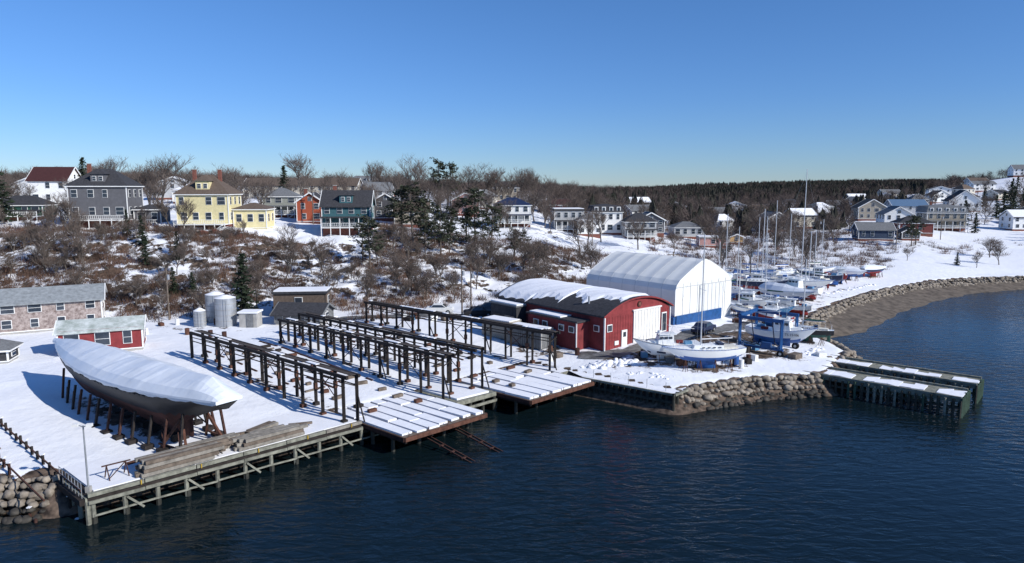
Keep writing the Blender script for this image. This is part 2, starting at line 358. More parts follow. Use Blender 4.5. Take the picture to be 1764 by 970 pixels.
def slip(name,s0,s1,t0,t1,n):
    d=MB();sn=MB();pl=MB()
    d.prism([W(s0,t0),W(s1,t0),W(s1,9.4),W(s0,9.4)],1.45,1.78,DKRUST,WOOD)
    d.beam(W(s0,t0-.08,1.6),W(s1,t0-.08,1.6),.14,.36,RUSTW)
    d.beam(W(s0-.05,t0,1.6),W(s0-.05,6,1.6),.1,.35,DKRUST)
    d.beam(W(s1+.05,t0,1.6),W(s1+.05,6,1.6),.1,.35,RUSTW)
    ws=(s1-s0)/n
    for i in range(n):
        a,b=s0+i*ws+.09,s0+(i+1)*ws-.09
        t=t0+.15+R.uniform(0,.3)
        while t<9.4:
            L=R.uniform(2.5,7); e=min(9.5,t+L)
            sn.prism([W(a+R.uniform(0,.12),t),W(b-R.uniform(0,.12),t+R.uniform(-.1,.1)),W(b,e),W(a,e)],1.79,1.98+R.uniform(-.04,.06),SNOW)
            t=e+(R.uniform(.1,.5) if R.random()<.6 else .02)
    for s in np.linspace(s0+.4,s1-.4,4):
        for t in (-3.2,-.5,2.5): pl.cyl(W(s,t,-3),W(s,t,1.4),.18,.18,PILE,7)
        d.beam(W(s,t0+.3,1.25),W(s,6,1.25),.2,.3,DARKW)
    for k in range(5): d.cyl(W(s0+.4+k*(s1-s0-.8)/4,t0-.05,1.8),W(s0+.4+k*(s1-s0-.8)/4,t0-.05,2.15),.035,.035,RUSTW,5)
    put(name,{'deck':d,'snow':sn,'piles':pl})
slip('slipway_cradle',20.95,29.9,-5.2,0,7)
slip('slipway_cradle',35.4,44.8,-5.4,0,6)
def cpier():
    d=MB();d.prism([W(30.1,-1.2),W(35.2,-1.2),W(35.2,7),W(30.1,7)],1.5,1.9,WOODG)
    sn=MB();sn.prism([W(30.6,-.7),W(34.5,-.9),W(34.8,7.5),W(30.5,7.5)],1.91,2.08,SNOW)
    for s in (30.3,31.9,33.5,35): 
        for t in (-1.1,1.5,4): d.cyl(W(s,t,-3),W(s,t,1.5),.18,.18,PILE,7)
    d.beam(W(30.1,-1.3,1.1),W(35.2,-1.3,1.1),.12,.25,WOODG)
    put('slipway_pier',{'deck':d,'snow':sn})
    d=MB();d.prism([W(44.9,-1),W(48,-1),W(48,8),W(44.9,8)],1.4,1.95,WOODG,SNOW)
    for s in (45.1,47): d.cyl(W(s,-1,-3),W(s,-1,1.5),.18,.18,PILE,7)
    d.obj('slipway_pier')
cpier()
r=MB()
for s in (23.9,24.3,27.0,27.4): r.beam(W(s,-4,.85),W(s,-10.5,-.2),.08,.12,DKRUST)
for t in (-6,-7.3,-8.6):
    for s in (23.8,26.9): r.beam(W(s,t,.5+.155*(t+6)),W(s+.6,t,.5+.155*(t+6)),.14,.1,DKRUST)
r.obj('marine_railway_track')
pmTW=pm('dark_walkway_plank',(.07,.058,.05),.9,.5,2,.3)
def trestle(s,t1,side):
    c=MB();bm=MB();sn=MB(); zt=6.2; off=1.15*side
    n=int((t1-.6)/3.1)
    for i in range(n+1):
        t=.6+i*(t1-.6)/n
        for o in (0,off):
            tt=t+(.0 if o==0 else .25)
            p=W(s+o,tt); z=tz(*p) if t>5 else 2.0
            c.beam((p[0],p[1],z-.5),(p[0],p[1],zt-.1),.25,.25,DARKW)
            if R.random()<.6: c.box((p[0],p[1],z+.14),(.42,.5,.32),RUSTW if R.random()<.6 else DARKW,AI)
        if R.random()<.3:
            p=W(s,t); c.box((p[0],p[1],zt-1.4-R.random()),(.29,.29,.6),RUSTW,AI)
        p,q=W(s,t),W(s+off,t)
        bm.beam((*p,zt-1.1),(*q,zt-.6),.07,.09,DARKW)
        w=W(s,t-.95); z=tz(*w) if t>6 else 2.0
        if i%3==0: bm.beam((*w,z+.1),(*W(s,t),zt-1.6),.09,.1,DARKW)
        if i<n and i%3==1:
            t2=.6+(i+1)*(t1-.6)/n
            bm.beam(W(s,t,zt-.4),W(s,t2,3.4),.05,.07,DKRUST); bm.beam(W(s,t2,zt-.4),W(s,t,3.4),.05,.07,DKRUST)
    for o in (0,off):
        bm.beam(W(s+o,.2,zt-.12),W(s+o,t1+.4,zt-.12),.22,.28,DARKW)
        bm.beam(W(s+o,.6,zt-1.0),W(s+o,t1,zt-1.0),.06,.09,DARKW)
    bm.beam(W(s+off*.5,.2,zt+.07),W(s+off*.5,t1+.2,zt+.07),.5,.05,pmTW)
    t=1.0
    while t<t1:
        L=R.uniform(.5,2.2)
        if R.random()<.35: sn.beam(W(s+off*.5,t,zt+.12),W(s+off*.5,min(t+L,t1),zt+.12),.42,.07,SNOW)
        t+=L+.2
    put('slipway_trestle',{'columns':c,'beams':bm,'snow':sn})
trestle(20.7,28.5,-1); trestle(30.1,29,1); trestle(35.1,31,-1) ; trestle(45.1,33,1)
kb=MB()
for sc in (23.2,27.6,37.6,42.4):
    for t in np.arange(-1,30,2.6):
        if R.random()<.8:
            p=W(sc+R.uniform(-.2,.2),t+R.uniform(-.5,.5)); z=max(tz(*p),2.0) if t>5 else 2.0
            kb.box((p[0],p[1],z+.14),(R.uniform(.5,1.3),R.uniform(.3,.5),.3),R.choice([WOOD,RUSTW,DARKW]),AW+R.uniform(-.2,.2))
for s in (22,24.6,26.2,28.8,36.6,39,41,43.6):
    for t in np.arange(9.6,31,1.0): 
        if R.random()<.7: p=W(s,t);q=W(s,t+1.0); kb.beam((*p,tz(*p)+.05),(*q,tz(*q)+.05),.16,.14,DKRUST)
for t in np.arange(10.5,30,2.3):
    for a_,b_ in ((21.8,29),(36.3,44)):
        if R.random()<.55:
            s1_=R.uniform(a_,a_+3); p=W(s1_,t);q=W(min(b_,s1_+R.uniform(2,4)),t+R.uniform(-.2,.2)); kb.beam((*p,tz(*p)+.08),(*q,tz(*q)+.08),.22,.16,R.choice([DARKW,WOOD]))
kb.obj('keel_blocks')
def lumber(name,s0,t0,L,n,layers,rot=0):
    m=MB()
    for k in range(layers):
        for j in range(n):
            s=s0+R.uniform(-.4,.4)+k*.15
            z=2.27+k*.28; ln=L*R.uniform(.75,1.05)
            m.beam(W(s,t0+j*.36+R.uniform(-.04,.04),z),W(s+ln*math.cos(rot),t0+j*.36+ln*math.sin(rot)+R.uniform(-.08,.08),z+R.uniform(-.02,.03)),.3,.24,R.choice([WOOD,WOOD,pmW,pmW]))
        if k<layers-1:
            for s in (s0+1,s0+L*.5,s0+L-1): m.beam(W(s,t0-.1,2.41+k*.28),W(s,t0+n*.36,2.41+k*.28),.1,.04,DARKW)
    m.obj(name)
lumber('timber_stack',3.4,.3,6.5,4,4); lumber('timber_stack',6.3,1.75,5,3,3); lumber('timber_stack',10.2,.4,5.2,4,3); lumber('timber_stack',12,2.4,3.0,3,2,.3)
m=MB()
for i in range(16):
    s,t,a=R.uniform(3,15.5),R.uniform(.4,3.6),R.uniform(-.6,.6); L=R.uniform(1.2,3.0); z=2.25+R.uniform(0,.3)
    m.beam(W(s,t,z),W(s+L*math.cos(a),t+L*math.sin(a),z+R.uniform(-.05,.1)),.22,.18,R.choice([WOOD,RUSTW,pmW]))
m.obj('scrap_timber')
m=MB()
for k in (0,1.2): 
    m.beam(W(1.8+k,1.3,2.1),W(1.8+k,1.75,3.1),.06,.06,DKRUST); m.beam(W(1.8+k,2.2,2.1),W(1.8+k,1.75,3.1),.06,.06,DKRUST)
m.beam(W(1.5,1.75,3.1),W(3.3,1.75,3.1),.08,.08,DKRUST); m.beam(W(1.8,1.3,2.3),W(3,1.75,3.1),.05,.05,DKRUST); m.obj('trestle_sawhorse')
def lamp(x,y,h):
    z=2.0; m=MB(); m.cyl((x,y,z-.3),(x,y,z+h),.07,.045,STEEL,8); m.box((x,y,z+.2),(.3,.3,.4),CONC)
    for d in (-.35,.35):
        m.beam((x,y,z+h-.1),(x+d,y,z+h+.05),.05,.05,STEEL); m.box((x+d*1.3,y-.05,z+h+.05),(.35,.28,.18),WHITE,.2)
    m.obj('floodlight_post')
lamp(*W(.3,.6),4.6)
def pole(x,y,h,lean=0):
    z=tz(x,y); m=MB(); m.cyl((x,y,z-.5),(x+lean,y,z+h),.13,.09,WOOD,8); m.beam((x-.9+lean,y,z+h-.5),(x+.9+lean,y,z+h-.5),.1,.12,WOOD)
    for d in (-.8,0,.8): m.cyl((x+d+lean,y,z+h-.42),(x+d+lean,y,z+h-.25),.05,.05,GLASS,6)
    m.cyl((x+.25,y,z+h-1.6),(x+.25,y,z+h-.9),.18,.18,STEEL,8); m.obj('utility_pole'); return (x+lean,y,z+h-.3)
for q in [(-49.5,97,7.5),(-7.5,101,7.5),(-6.2,102,7),(28,118,8),(45,128,8),(-72,165,9),(-20,150,8),(20,170,8.5),(60,190,8),(90,200,8),(135,215,8),(175,300,9),(160,260,9),(-45,155,8),(75,172,8),(106,188,8),(230,340,9)]: pole(*q)
m=MB()
for o in (-1.0,1.0):
    for k in range(16):
        t=1.5+k*1.3; p=W(-1.2+o,t+R.uniform(-.1,.1)); zz=tz(*p)
        m.cyl((p[0],p[1],zz-1.5),(p[0],p[1],zz+.55+.2*R.random()),.11,.1,DARKW if o>0 else DKRUST,7)
        if R.random()<.6: m.box((p[0],p[1],zz+.78),(.24,.24,.07),SNOW)
    m.beam(W(-1.2+o,.5,2.25),W(-1.2+o,21,2.85),.08,.1,RUSTW)
m.obj('winch_track')
m=MB()
for i in range(30):
    x,y=W(R.uniform(-8,-3),R.uniform(3,12)); zz=tz(x,y); a=R.uniform(0,3.1); L=R.uniform(.6,2.2)
    m.beam((x,y,zz+.15),(x+L*math.cos(a),y+L*math.sin(a),zz+R.uniform(.1,.6)),.12,.1,R.choice([WOOD,DKRUST,RUSTW]))
m.obj('scrap_pile')
m=MB()
for k in range(8): m.cyl(W(-.2,.3+k*.6,1.6),W(-.2,.3+k*.6,2.9),.025,.025,STEEL,5)
m.cyl(W(-.2,.3,2.85),W(-.2,4.5,2.85),.025,.025,STEEL,5);m.cyl(W(-.2,.3,2.4),W(-.2,4.5,2.4),.02,.02,STEEL,5)
m.beam(W(-.3,0,1.6),W(-.3,6,1.6),.3,.4,DARKW); m.obj('wharf_railing')
# quay bulkhead
m=MB()
m.prism([(7.6,71.3),(15.9,65.2),(17.6,66.8),(18,69),(9,75),(6,74.5)],.9,1.95,DARKW,SNOW)
for k in range(16):
    f=k/15; x=7.6+8.3*f; y=71.3-6.1*f; m.cyl((x,y-.1,-3),(x,y-.1,1.7+.15*R.random()),.17,.17,PILE,7)
m.beam((7.5,71.1,1.9),(16,64.9,1.9),.22,.2,WOODG); m.beam((7.5,71.1,1.1),(16,64.9,1.1),.2,.25,PILE)
m.beam((16,64.9,1.9),(17.7,66.7,1.9),.22,.2,WOODG)
for k in range(4): m.cyl((15.9+.5*k,65+.55*k,-3),(15.9+.5*k,65+.55*k,2),.17,.17,PILE,7)
for k in range(5):
    f=.1+k*.2; x=7.9+8.3*f; y=71.6-6.1*f; m.cyl((x,y,1.9),(x,y,2.85),.03,.03,STEEL,5)
m.obj('quay_bulkhead')
def tpier(a,b,c,d):
    P=[Vector(p) for p in (a,b,c,d)]; dk=MB();sn=MB();pl=MB()
    dk.prism([tuple(p) for p in P],1.45,1.85,WOODG)
    ax=(P[1]-P[0]); L=ax.length; ax.normalize(); wv=(P[3]-P[0]); Wd=wv.length; wv.normalize()
    npz=14
    for k in range(npz):
        l=L/npz
        if k in (5,11): continue
        q0=P[0]+ax*(k*l)+wv*(.4+.6*R.random()); q1=P[0]+ax*((k+1)*l+.01)+wv*(.4+.6*R.random()); q2=P[0]+ax*((k+1)*l+.01)+wv*(Wd-.5-1.1*R.random()); q3=P[0]+ax*(k*l)+wv*(Wd-.5-1.1*R.random())
        sn.prism([tuple(q0),tuple(q1),tuple(q2),tuple(q3)],1.86,1.93+.008*(k%3),SNOW)
    for e in (0,Wd):
        o=wv*e; p=P[0]+o;q=P[1]+o
        dk.beam((p.x,p.y,1.96),(q.x,q.y,1.96),.22,.2,WOODG)
        n=int(L/.62)
        for k in range(n+1):
            s=p+ax*(L*k/n)+wv*(-.12 if e==0 else .12); pl.cyl((s.x,s.y,-3),(s.x+R.uniform(-.05,.05),s.y,1.6+.3*R.random()),.14,.13,R.choice([PILE,PILE,WOODG,PM_GP]),6)
        dk.beam((p.x,p.y,.95),(q.x,q.y,.95),.2,.2,PILE)
    for k in range(6):
        s=P[1]+wv*(Wd*k/5)+ax*.1; pl.cyl((s.x,s.y,-3),(s.x,s.y,1.8+.2*R.random()),.17,.17,PM_GP,6)
    dk.beam((P[1].x,P[1].y,1.5),(P[2].x,P[2].y,1.5),.2,.5,PM_GP)
    put('boat_lift_pier',{'deck':dk,'snow':sn,'piles':pl})
tpier((31.5,74),(43.4,63.8),(45.7,66.4),(34,76.8)); tpier((35.6,79),(48,68.4),(50.3,71),(37.8,81.5))
# ---------------------------------------------------------------- schooner
def schooner():
    L=29.2; hull=MB();wr=MB();st=MB()
    def sheer(x): u=x/L; return 4.2+.5*(u-.42)**2*4*(1.05 if u>.42 else .6)
    def keel(x):
        if x<5.6: return 3.7-(x/5.6)**1.2*2.0
        if x<7: return 1.7-(x-5.6)/1.4*1.35
        if x<21: return .35+.5*(x-7)/14
        u=(x-21)/(L-21); return .85+(sheer(L)-.85)*u**2.3
    def hb(x):
        u=x/L
        return 2.7*((.36+.64*math.sin(math.pi/2*min(1,u/.45))) if u<.45 else max(.02,1-((u-.45)/.55)**2.3))
    N=48; secs=[]
    for i in range(N+1):
        x=L*i/N; B=hb(x); zs=sheer(x); zk=keel(x); dp=min(1,(zs-zk)/3); h=[]
        for j in range(15):
            u=j/14; yy=B*(math.sin(math.pi/2*u))**(1.0+.9*dp); zz=zk+(zs-zk)*(u**(.95+.25*dp)); h.append((yy+.12*(1-u),zz))
        secs.append([(x,-a,b) for a,b in h[::-1]]+[(x,a,b) for a,b in h])
    hull.loft(secs,lambda c: BLACKP if c[2]>2.3+.3*((c[0]-12)/15)**2 else ANTIF)
    hull.face(secs[0],BLACKP)
    hull.loft([[ (s[0][0],s[0][1],s[0][2]),(s[-1][0],s[-1][1],s[-1][2])] for s in secs],WOOD)
    for s1,s2 in zip(secs[:-1],secs[1:]):
        for e in (1,-2): hull.beam(Vector(s1[e]),Vector(s2[e]),.09,.09,BLACKP)
    hull.prism([(5.0,-.1),(6.6,-.1),(6.6,.1),(5.0,.1)],.5,2.6,ANTIF)
    secs=[]
    M_=58
    for i in range(M_+1):
        x=-.3+(L+.45)*i/M_; xc=min(max(x,0),L); B=max(hb(xc),.12)+.06; zs=sheer(xc)
        H=1.25*min(1,max(0,(x+.35))/2.4)**.7*min(1,(L+.2-x)/8+.1)+.05
        H*=1+.05*math.sin(x*.8)
        dn=.22+.06*math.sin(x*2.1)+.04*math.sin(x*5)
        h=[(B,zs-dn),(B+.04,zs-.05),(B+.02,zs+.1),(B*.8,zs+.1+.42*H),(B*.42,zs+.1+.78*H),(B*.03,zs+.1+1.06*H)]
        h=[(a,b+(.02*math.sin(x*2.3+k*2.1)+R.uniform(-.022,.022))*(k>2)) for k,(a,b) in enumerate(h)]
        secs.append([(x,-a,b) for a,b in h]+[(x,a,b+.0) for a,b in h[::-1]])
    wr.loft(secs,WRAP); wr.face(secs[0],WRAP); wr.face(secs[-1],WRAP)
    for x in np.arange(7,22,1.6): st.box((x,0,.1),(.5,1.3,.6),DARKW)
    for x in np.arange(3.5,26,1.9):
        B=hb(x); x=x+R.uniform(-.2,.2)
        for sg in (-1,1):
            zz=sheer(x)-1.9 if 4<x<23 else sheer(x)-1.3
            st.beam((x,sg*(B+.25),-.4),(x,sg*(B*.88),zz),.16,.16,DKRUST if R.random()<.5 else DARKW); st.box((x,sg*(B+.2),.02),(.7,.7,.3),DARKW)
            if R.random()<.6: st.beam((x,sg*(B+.2),.3),(x+1.3,sg*(B*.75),1.6),.07,.09,DKRUST)
    for sg in (-1,1):
        st.beam((3.0,sg*1.6,-.3),(4.6,sg*1.0,2.3),.18,.18,RUSTW); st.beam((6.5,sg*1.9,-.3),(4.6,sg*1.1,2.3),.18,.18,RUSTW); st.beam((3,sg*1.6,.2),(6.5,sg*1.9,.2),.14,.14,RUSTW)
    st.beam((3,-1.6,.2),(3,1.6,.2),.14,.14,RUSTW)
    T=(-20.8,48.2); D=(-44.5+20.8,65.2-48.2)
    put('shrink_wrapped_schooner',{'hull':hull,'wrap_cover':wr,'shores':st},(T[0],T[1],2.35),math.atan2(D[1],D[0]),smooth=('hull',))
schooner()
# ---------------------------------------------------------------- boats
def hull(mb,L,B,fb,dr,top,bot,stripe,tr=.65,sheer=.35,rake=.12):
    N=22;secs=[]
    for i in range(N+1):
        t=i/N; 
        hbw=B/2*((tr+(1-tr)*math.sin(math.pi/2*t/.42)) if t<.42 else max(.012,1-((t-.42)/.58)**2.1))
        zs=fb*(1+sheer*(t-.35)**2*2.2); zk=-dr*(1-abs((t-.5)/.5)**2.6) if t<.5 else -dr*(1-((t-.5)/.5)**2)
        if t>.8: zk=zk+(zs-zk)*((t-.8)/.2)**2.2*.97
        if t<.15: zk=zk+.12*fb*(1-t/.15)
        x=L*t; h=[]
        for j in range(9):
            a=math.pi/2*j/8; h.append((hbw*math.sin(a)**.85,zk+(zs-zk)*(1-math.cos(a)*.98-.02) if j else zk, j/8))
        def xx(z): return x+rake*L*t*t*(z/fb)*.6
        secs.append([(xx(b),-a,b) for a,b,_ in h[::-1]]+[(xx(b),a,b) for a,b,_ in h[1:]])
    mb.loft(secs,lambda c: bot if c[2]<.0 else (stripe if c[2]<fb*.14 else top))
    mb.face(secs[0],top); mb.loft([[s[0],s[-1]] for s in secs],GEL)
    for s1,s2 in zip(secs[:-1],secs[1:]):
        for e in (0,-1): mb.beam(s1[e],s2[e],.05,.05,top if top!=GEL else stripe)
    return secs
def taperbox(mb,x0,x1,w0,w1,z0,z1,ins,m):
    vs=[(x0,-w0/2,z0),(x1,-w1/2,z0),(x1,w1/2,z0),(x0,w0/2,z0),(x0+ins*.4,-w0/2+ins,z1),(x1-ins*2.2,-w1/2+ins,z1),(x1-ins*2.2,w1/2-ins,z1),(x0+ins*.4,w0/2-ins,z1)]
    mb.add(vs,[(4,5,6,7),(0,1,5,4),(1,2,6,5),(2,3,7,6),(3,0,4,7)],m)
def ridgecover(mb,L,B,fb,m):
    secs=[]
    for i in range(15):
        t=i/14; hw=B/2*((.6+.4*math.sin(math.pi/2*t/.42)) if t<.42 else max(.03,1-((t-.42)/.58)**2.1))+.06
        zs=fb*(1+.35*(t-.35)**2*2.2); H=(.12*L)*min(1,t*5+.35)*min(1,(1-t)*1.6+.1)*(1+.06*math.sin(i*2))
        x=L*t*(1+.07*t)
        secs.append([(x,-hw,zs-.2),(x,-hw,zs),(x,-hw*.55,zs+H*.6),(x,0,zs+H),(x,hw*.55,zs+H*.6),(x,hw,zs),(x,hw,zs-.2)])
    mb.loft(secs,m); mb.face(secs[0],m)
def sailboat(x,y,rz,L=10,top=GEL,bot=BLUE,stripe=BLUE,mast=True,mh=None,cover=None,lift=None,ketch=False,name='sailboat'):
    B=L*.3; fb=L*.105; dr=L*.075; kd=L*.09; h=MB();dk=MB();rg=MB();st=MB()
    hull(h,L,B,fb,dr,top,bot,stripe,tr=.5)
    h.prism([(L*.38,-.12),(L*.62,-.08),(L*.62,.08),(L*.38,.12)],-dr-kd,-dr*.75,bot)
    h.prism([(L*.06,-.06),(L*.12,-.06),(L*.12,.06),(L*.06,.06)],-dr-kd*.6,.1,bot)
    z0=dr+kd+.15
    if mast:
        taperbox(dk,L*.3,L*.7,B*.6,B*.35,fb*.98,fb+.045*L,.1,GEL)
        for sg in (-1,1):
            for k in range(4): dk.box((L*(.36+.07*k),sg*(B*.28-.01*k*L*.25),fb+.02*L),(.3,.06,.12),GLASS)
            for k in range(9):
                t=.05+.9*k/8; hw=B/2*((.5+.5*math.sin(math.pi/2*t/.42)) if t<.42 else max(.05,1-((t-.42)/.58)**2.1)); dk.cyl((L*t,sg*hw*.93,fb),(L*t,sg*hw*.93,fb+.65),.015,.015,ALU,4)
        dk.box((L*.2,0,fb+.05),(L*.18,B*.5,.3),OFFW)
        dk.box((L*.33,0,fb+.055*L),(L*.06,B*.45,.3),R.choice([NAVY,BLUE,OFFW]))
        mh=mh or L*1.25; mx=L*.58
        rg.cyl((mx,0,fb),(mx,0,fb+mh),.085,.06,ALU,8)
        rg.beam((mx,-B*.35,fb+mh*.52),(mx,B*.35,fb+mh*.52),.05,.03,ALU)
        rg.cyl((mx-.1,0,fb+1.0),(L*.16,0,fb+1.05),.06,.05,ALU,6)
        if cover: rg.cyl((mx-.3,0,fb+1.15),(L*.2,0,fb+1.17),.12,.08,cover,7)
        if ketch: rg.cyl((L*.15,0,fb),(L*.15,0,fb+mh*.72),.07,.05,ALU,7)
        for q in ((L*1.05,0,fb*1.1),(L*.01,0,fb*1.05),(mx,B*.45,fb),(mx,-B*.45,fb)):
            rg.cyl(q,(mx,0,fb+mh*.98),.009,.009,STEEL,3)
    elif cover: ridgecover(dk,L,B,fb,cover)
    for t in (.22,.42,.62,.8):
        hw=B/2*(.95 if t<.7 else .6)
        for sg in (-1,1):
            zt=-dr*.35
            for dx,ou in ((0,1.0),(.35,.75),(-.35,.75)): st.cyl((L*t,sg*hw*.75,zt),(L*t+dx,sg*hw*ou,-z0-.15),.035,.035,RUSTW,5)
    st.box((L*.5,0,-z0+.05),(L*.32,.5,.25),WOOD)
    z=(tz(x,y) if lift is None else lift)+z0
    ca,sa=math.cos(rz),math.sin(rz)
    put(name,{'hull':h,'deck':dk,'rigging':rg,'stands':st},(x-ca*L/2,y-sa*L/2,z),rz,smooth=('hull',))
def motorboat(x,y,rz,L=11,top=GEL,bot=REDP,stripe=NAVY,lift=0,text=None,name='fishing_boat'):
    B=L*.34; fb=L*.125; dr=L*.08; h=MB();dk=MB();st=MB()
    hull(h,L,B,fb,dr,top,bot,stripe,tr=.85,sheer=.9,rake=.1)
    h.prism([(L*.1,-.1),(L*.7,-.06),(L*.7,.06),(L*.1,.1)],-dr-.35,-dr*.6,bot)
    x0,x1=(L*.45,L*.72)
    taperbox(dk,x0,x1,B*.68,B*.55,fb*.95,fb+L*.17,.12,GEL)
    taperbox(dk,x1-.3,L*.9,B*.5,B*.2,fb,fb+L*.07,.12,GEL)
    dk.box(((x0+x1)/2-.2,0,fb+L*.175),(x1-x0+.2,B*.62,.08),GEL)
    for sg in (-1,1):
        for k in range(3): dk.box((x0+.4+k*L*.075,sg*(B*.29),fb+L*.12),(L*.055,.07,L*.04),GLASS)
        for k in range(6):
            t=.55+.42*k/5; hw=B/2*max(.05,1-((t-.42)/.58)**2.1); dk.cyl((L*t*1.03,sg*hw*.9,fb*1.1),(L*t*1.03,sg*hw*.9,fb+.9),.015,.015,ALU,4)
    for k in (-1,0,1): dk.box((x1-.28,k*B*.16,fb+L*.125),(.12,B*.12,.35),GLASS)
    dk.cyl((x0+.4,0,fb+L*.17),(x0+.4,0,fb+L*.42),.05,.03,ALU,6); dk.beam((x0+.4,-.6,fb+L*.3),(x0+.4,.6,fb+L*.3),.04,.04,ALU)
    dk.cyl((x0+1.2,.3,fb+L*.17),(x0+1.2,.3,fb+L*.36),.015,.01,ALU,4)
    dk.cyl((x0+1.5,0,fb+L*.2),(x0+1.5,0,fb+L*.2+.18),.25,.25,GEL,10)
    dk.cyl((x0+.4,0,fb+L*.3),(L*.08,0,fb+L*.24),.035,.03,ALU,5)
    dk.box((L*.2,B*.15,fb+.15),(L*.12,B*.25,.4),LBLUE); dk.box((L*.3,-B*.2,fb+.1),(L*.1,B*.2,.35),RED)
    for t in (.2,.45,.7):
        for sg in (-1,1): st.cyl((L*t,sg*B*.36,-dr*.3),(L*t,sg*B*.48,-dr-.5-lift),.04,.04,RUSTW,5)
    if lift==0: st.box((L*.4,0,-dr-.5),(L*.5,.45,.3),WOOD)
    z=tz(x,y)+dr+.5+lift; ca,sa=math.cos(rz),math.sin(rz)
    e=put(name,{'hull':h,'deck':dk,'stands':st} if lift==0 else {'hull':h,'deck':dk},(x-ca*L/2,y-sa*L/2,z),rz,smooth=('hull',))
    if text:
        c=bpy.data.curves.new('registration','FONT'); c.body=text; c.size=.42; c.extrude=.01; c.align_x='CENTER'
        o=bpy.data.objects.new('registration',c); S.collection.objects.link(o); c.materials.append(BLACKP); o.parent=e
        o.location=(L*.76,-B*.5*.83,fb*.6); o.rotation_euler=(math.radians(80),0,math.radians(22))
sailboat(21.4,73.4,.12+math.pi,8.6,GEL,BLUE,BLUE,True,12.5)
motorboat(18.0,76.6,math.pi+.1,7.0,GEL,GEL,NAVY,name='motor_yacht')
motorboat(33.0,83.0,-.7,7.6,GEL,BLUE,BLUE,lift=.25,text='TS 15106')
sailboat(38.2,86.8,math.pi-.5,6.4,BLACKP,GREENP,GREENP,True,9,cover=GREENP)
cl=[(37,107,-.6,7,GEL,REDP,0),(41.5,109,2.4,7.5,GEL,BLUE,1),(46.5,115,-.9,9,GEL,BLUE,2),(38,116,-.7,8,GEL,NAVY,1),(51.5,121.5,2.3,8,GEL,REDP,0),(45,124,-.4,9,NAVY,REDP,1),
(56,129,-1.0,8,GEL,REDP,1),(50,132,2.4,9,GEL,BLUE,1),(36,123.5,-.5,8,GREENP,REDP,0),(63,138,2.6,8,NAVY,BLUE,0),(72,146,-.7,7,GEL,BLUE,2),(57,141,.3,8,GEL,NAVY,1),(34,113,-.8,7,BLUE,REDP,1),(42.5,133,2.3,8,GEL,REDP,1),(39,102,-.5,6,LBLUE,REDP,0),(66,146,.3,8,GEL,REDP,1),(50,140,-.2,8,BLUE,NAVY,1),(80,150,.4,7,NAVY,REDP,2),(44.5,106.5,2.6,5.5,GEL,REDP,0),
(35,103,1.9,6,GEL,BLUE,1),(48.5,119,-1.2,7,GEL,BLUE,2),(53.5,135,1.0,7.5,GEL,BLUE,2),(60,133.5,2.0,7,GEL,REDP,1),(40,128,.9,8,GEL,BLUE,2),(37.5,96.5,2.5,5.5,REDP,BLUE,0),(47,128,2.9,7,REDP,NAVY,0),(69,142,1.2,6.5,REDP,BLUE,0)]
for i,(x,y,rz,L,t_,b_,k) in enumerate(cl):
    if k==0: motorboat(x,y,rz,L,t_,b_,NAVY)
    elif k==1: sailboat(x,y,rz,L,t_,b_,BLUE,True,L*R.uniform(1.15,1.5),cover=R.choice([None,BLUE,GREENP,OFFW]))
    else: sailboat(x,y,rz,L,t_,b_,BLUE,False,cover=R.choice([WRAP,LBLUE,WRAP,OFFW]),name='covered_sailboat')
sailboat(52,124,-.5,11,GEL,BLUE,BLUE,True,20,ketch=True)
# boat lift
def boatlift():
    m=MB();wh=MB();z=2.2; c=Vector((31.6,82.6)); a=Vector((.765,-.645)); b=Vector((.645,.765)); U,V_,Hh=2.5,2.7,4.3
    def P(u,v,h): q=c+a*u+b*v; return (q.x,q.y,z+h)
    for v in (-V_,V_):
        for u in (-U,U):
            m.beam(P(u,v,.55),P(u,v,Hh),.3,.3,LIFTB); m.beam(P(u,v,1.3),P(u*.55,v,.75),.14,.14,LIFTB)
            wh.cyl(P(u,v-.2,.42),P(u,v+.2,.42),.42,.42,RUBBER,14); wh.cyl(P(u,v-.22,.42),P(u,v+.22,.42),.17,.17,STEEL,10)
        m.beam(P(-U-.3,v,.85),P(U+.3,v,.85),.28,.28,LIFTB); m.beam(P(-U-.2,v,Hh),P(U+.2,v,Hh),.3,.38,LIFTB)
        m.box(P(.8,v,1.25),(1.1,.5,.6),LIFTB,AI)
    m.beam(P(-U,-V_-.1,Hh+.15),P(-U,V_+.1,Hh+.15),.3,.42,LIFTB)
    for u in (-1.2,1.3):
        for v in (-1.4,1.4):
            m.beam(P(u,v*1.8,Hh-.1),P(u,v,1.4),.12,.02,NAVY)
        m.beam(P(u,-1.4,1.4),P(u,0,.6),.14,.02,NAVY); m.beam(P(u,1.4,1.4),P(u,0,.6),.14,.02,NAVY)
    put('boat_travel_lift',{'frame':m,'wheels':wh})
boatlift()
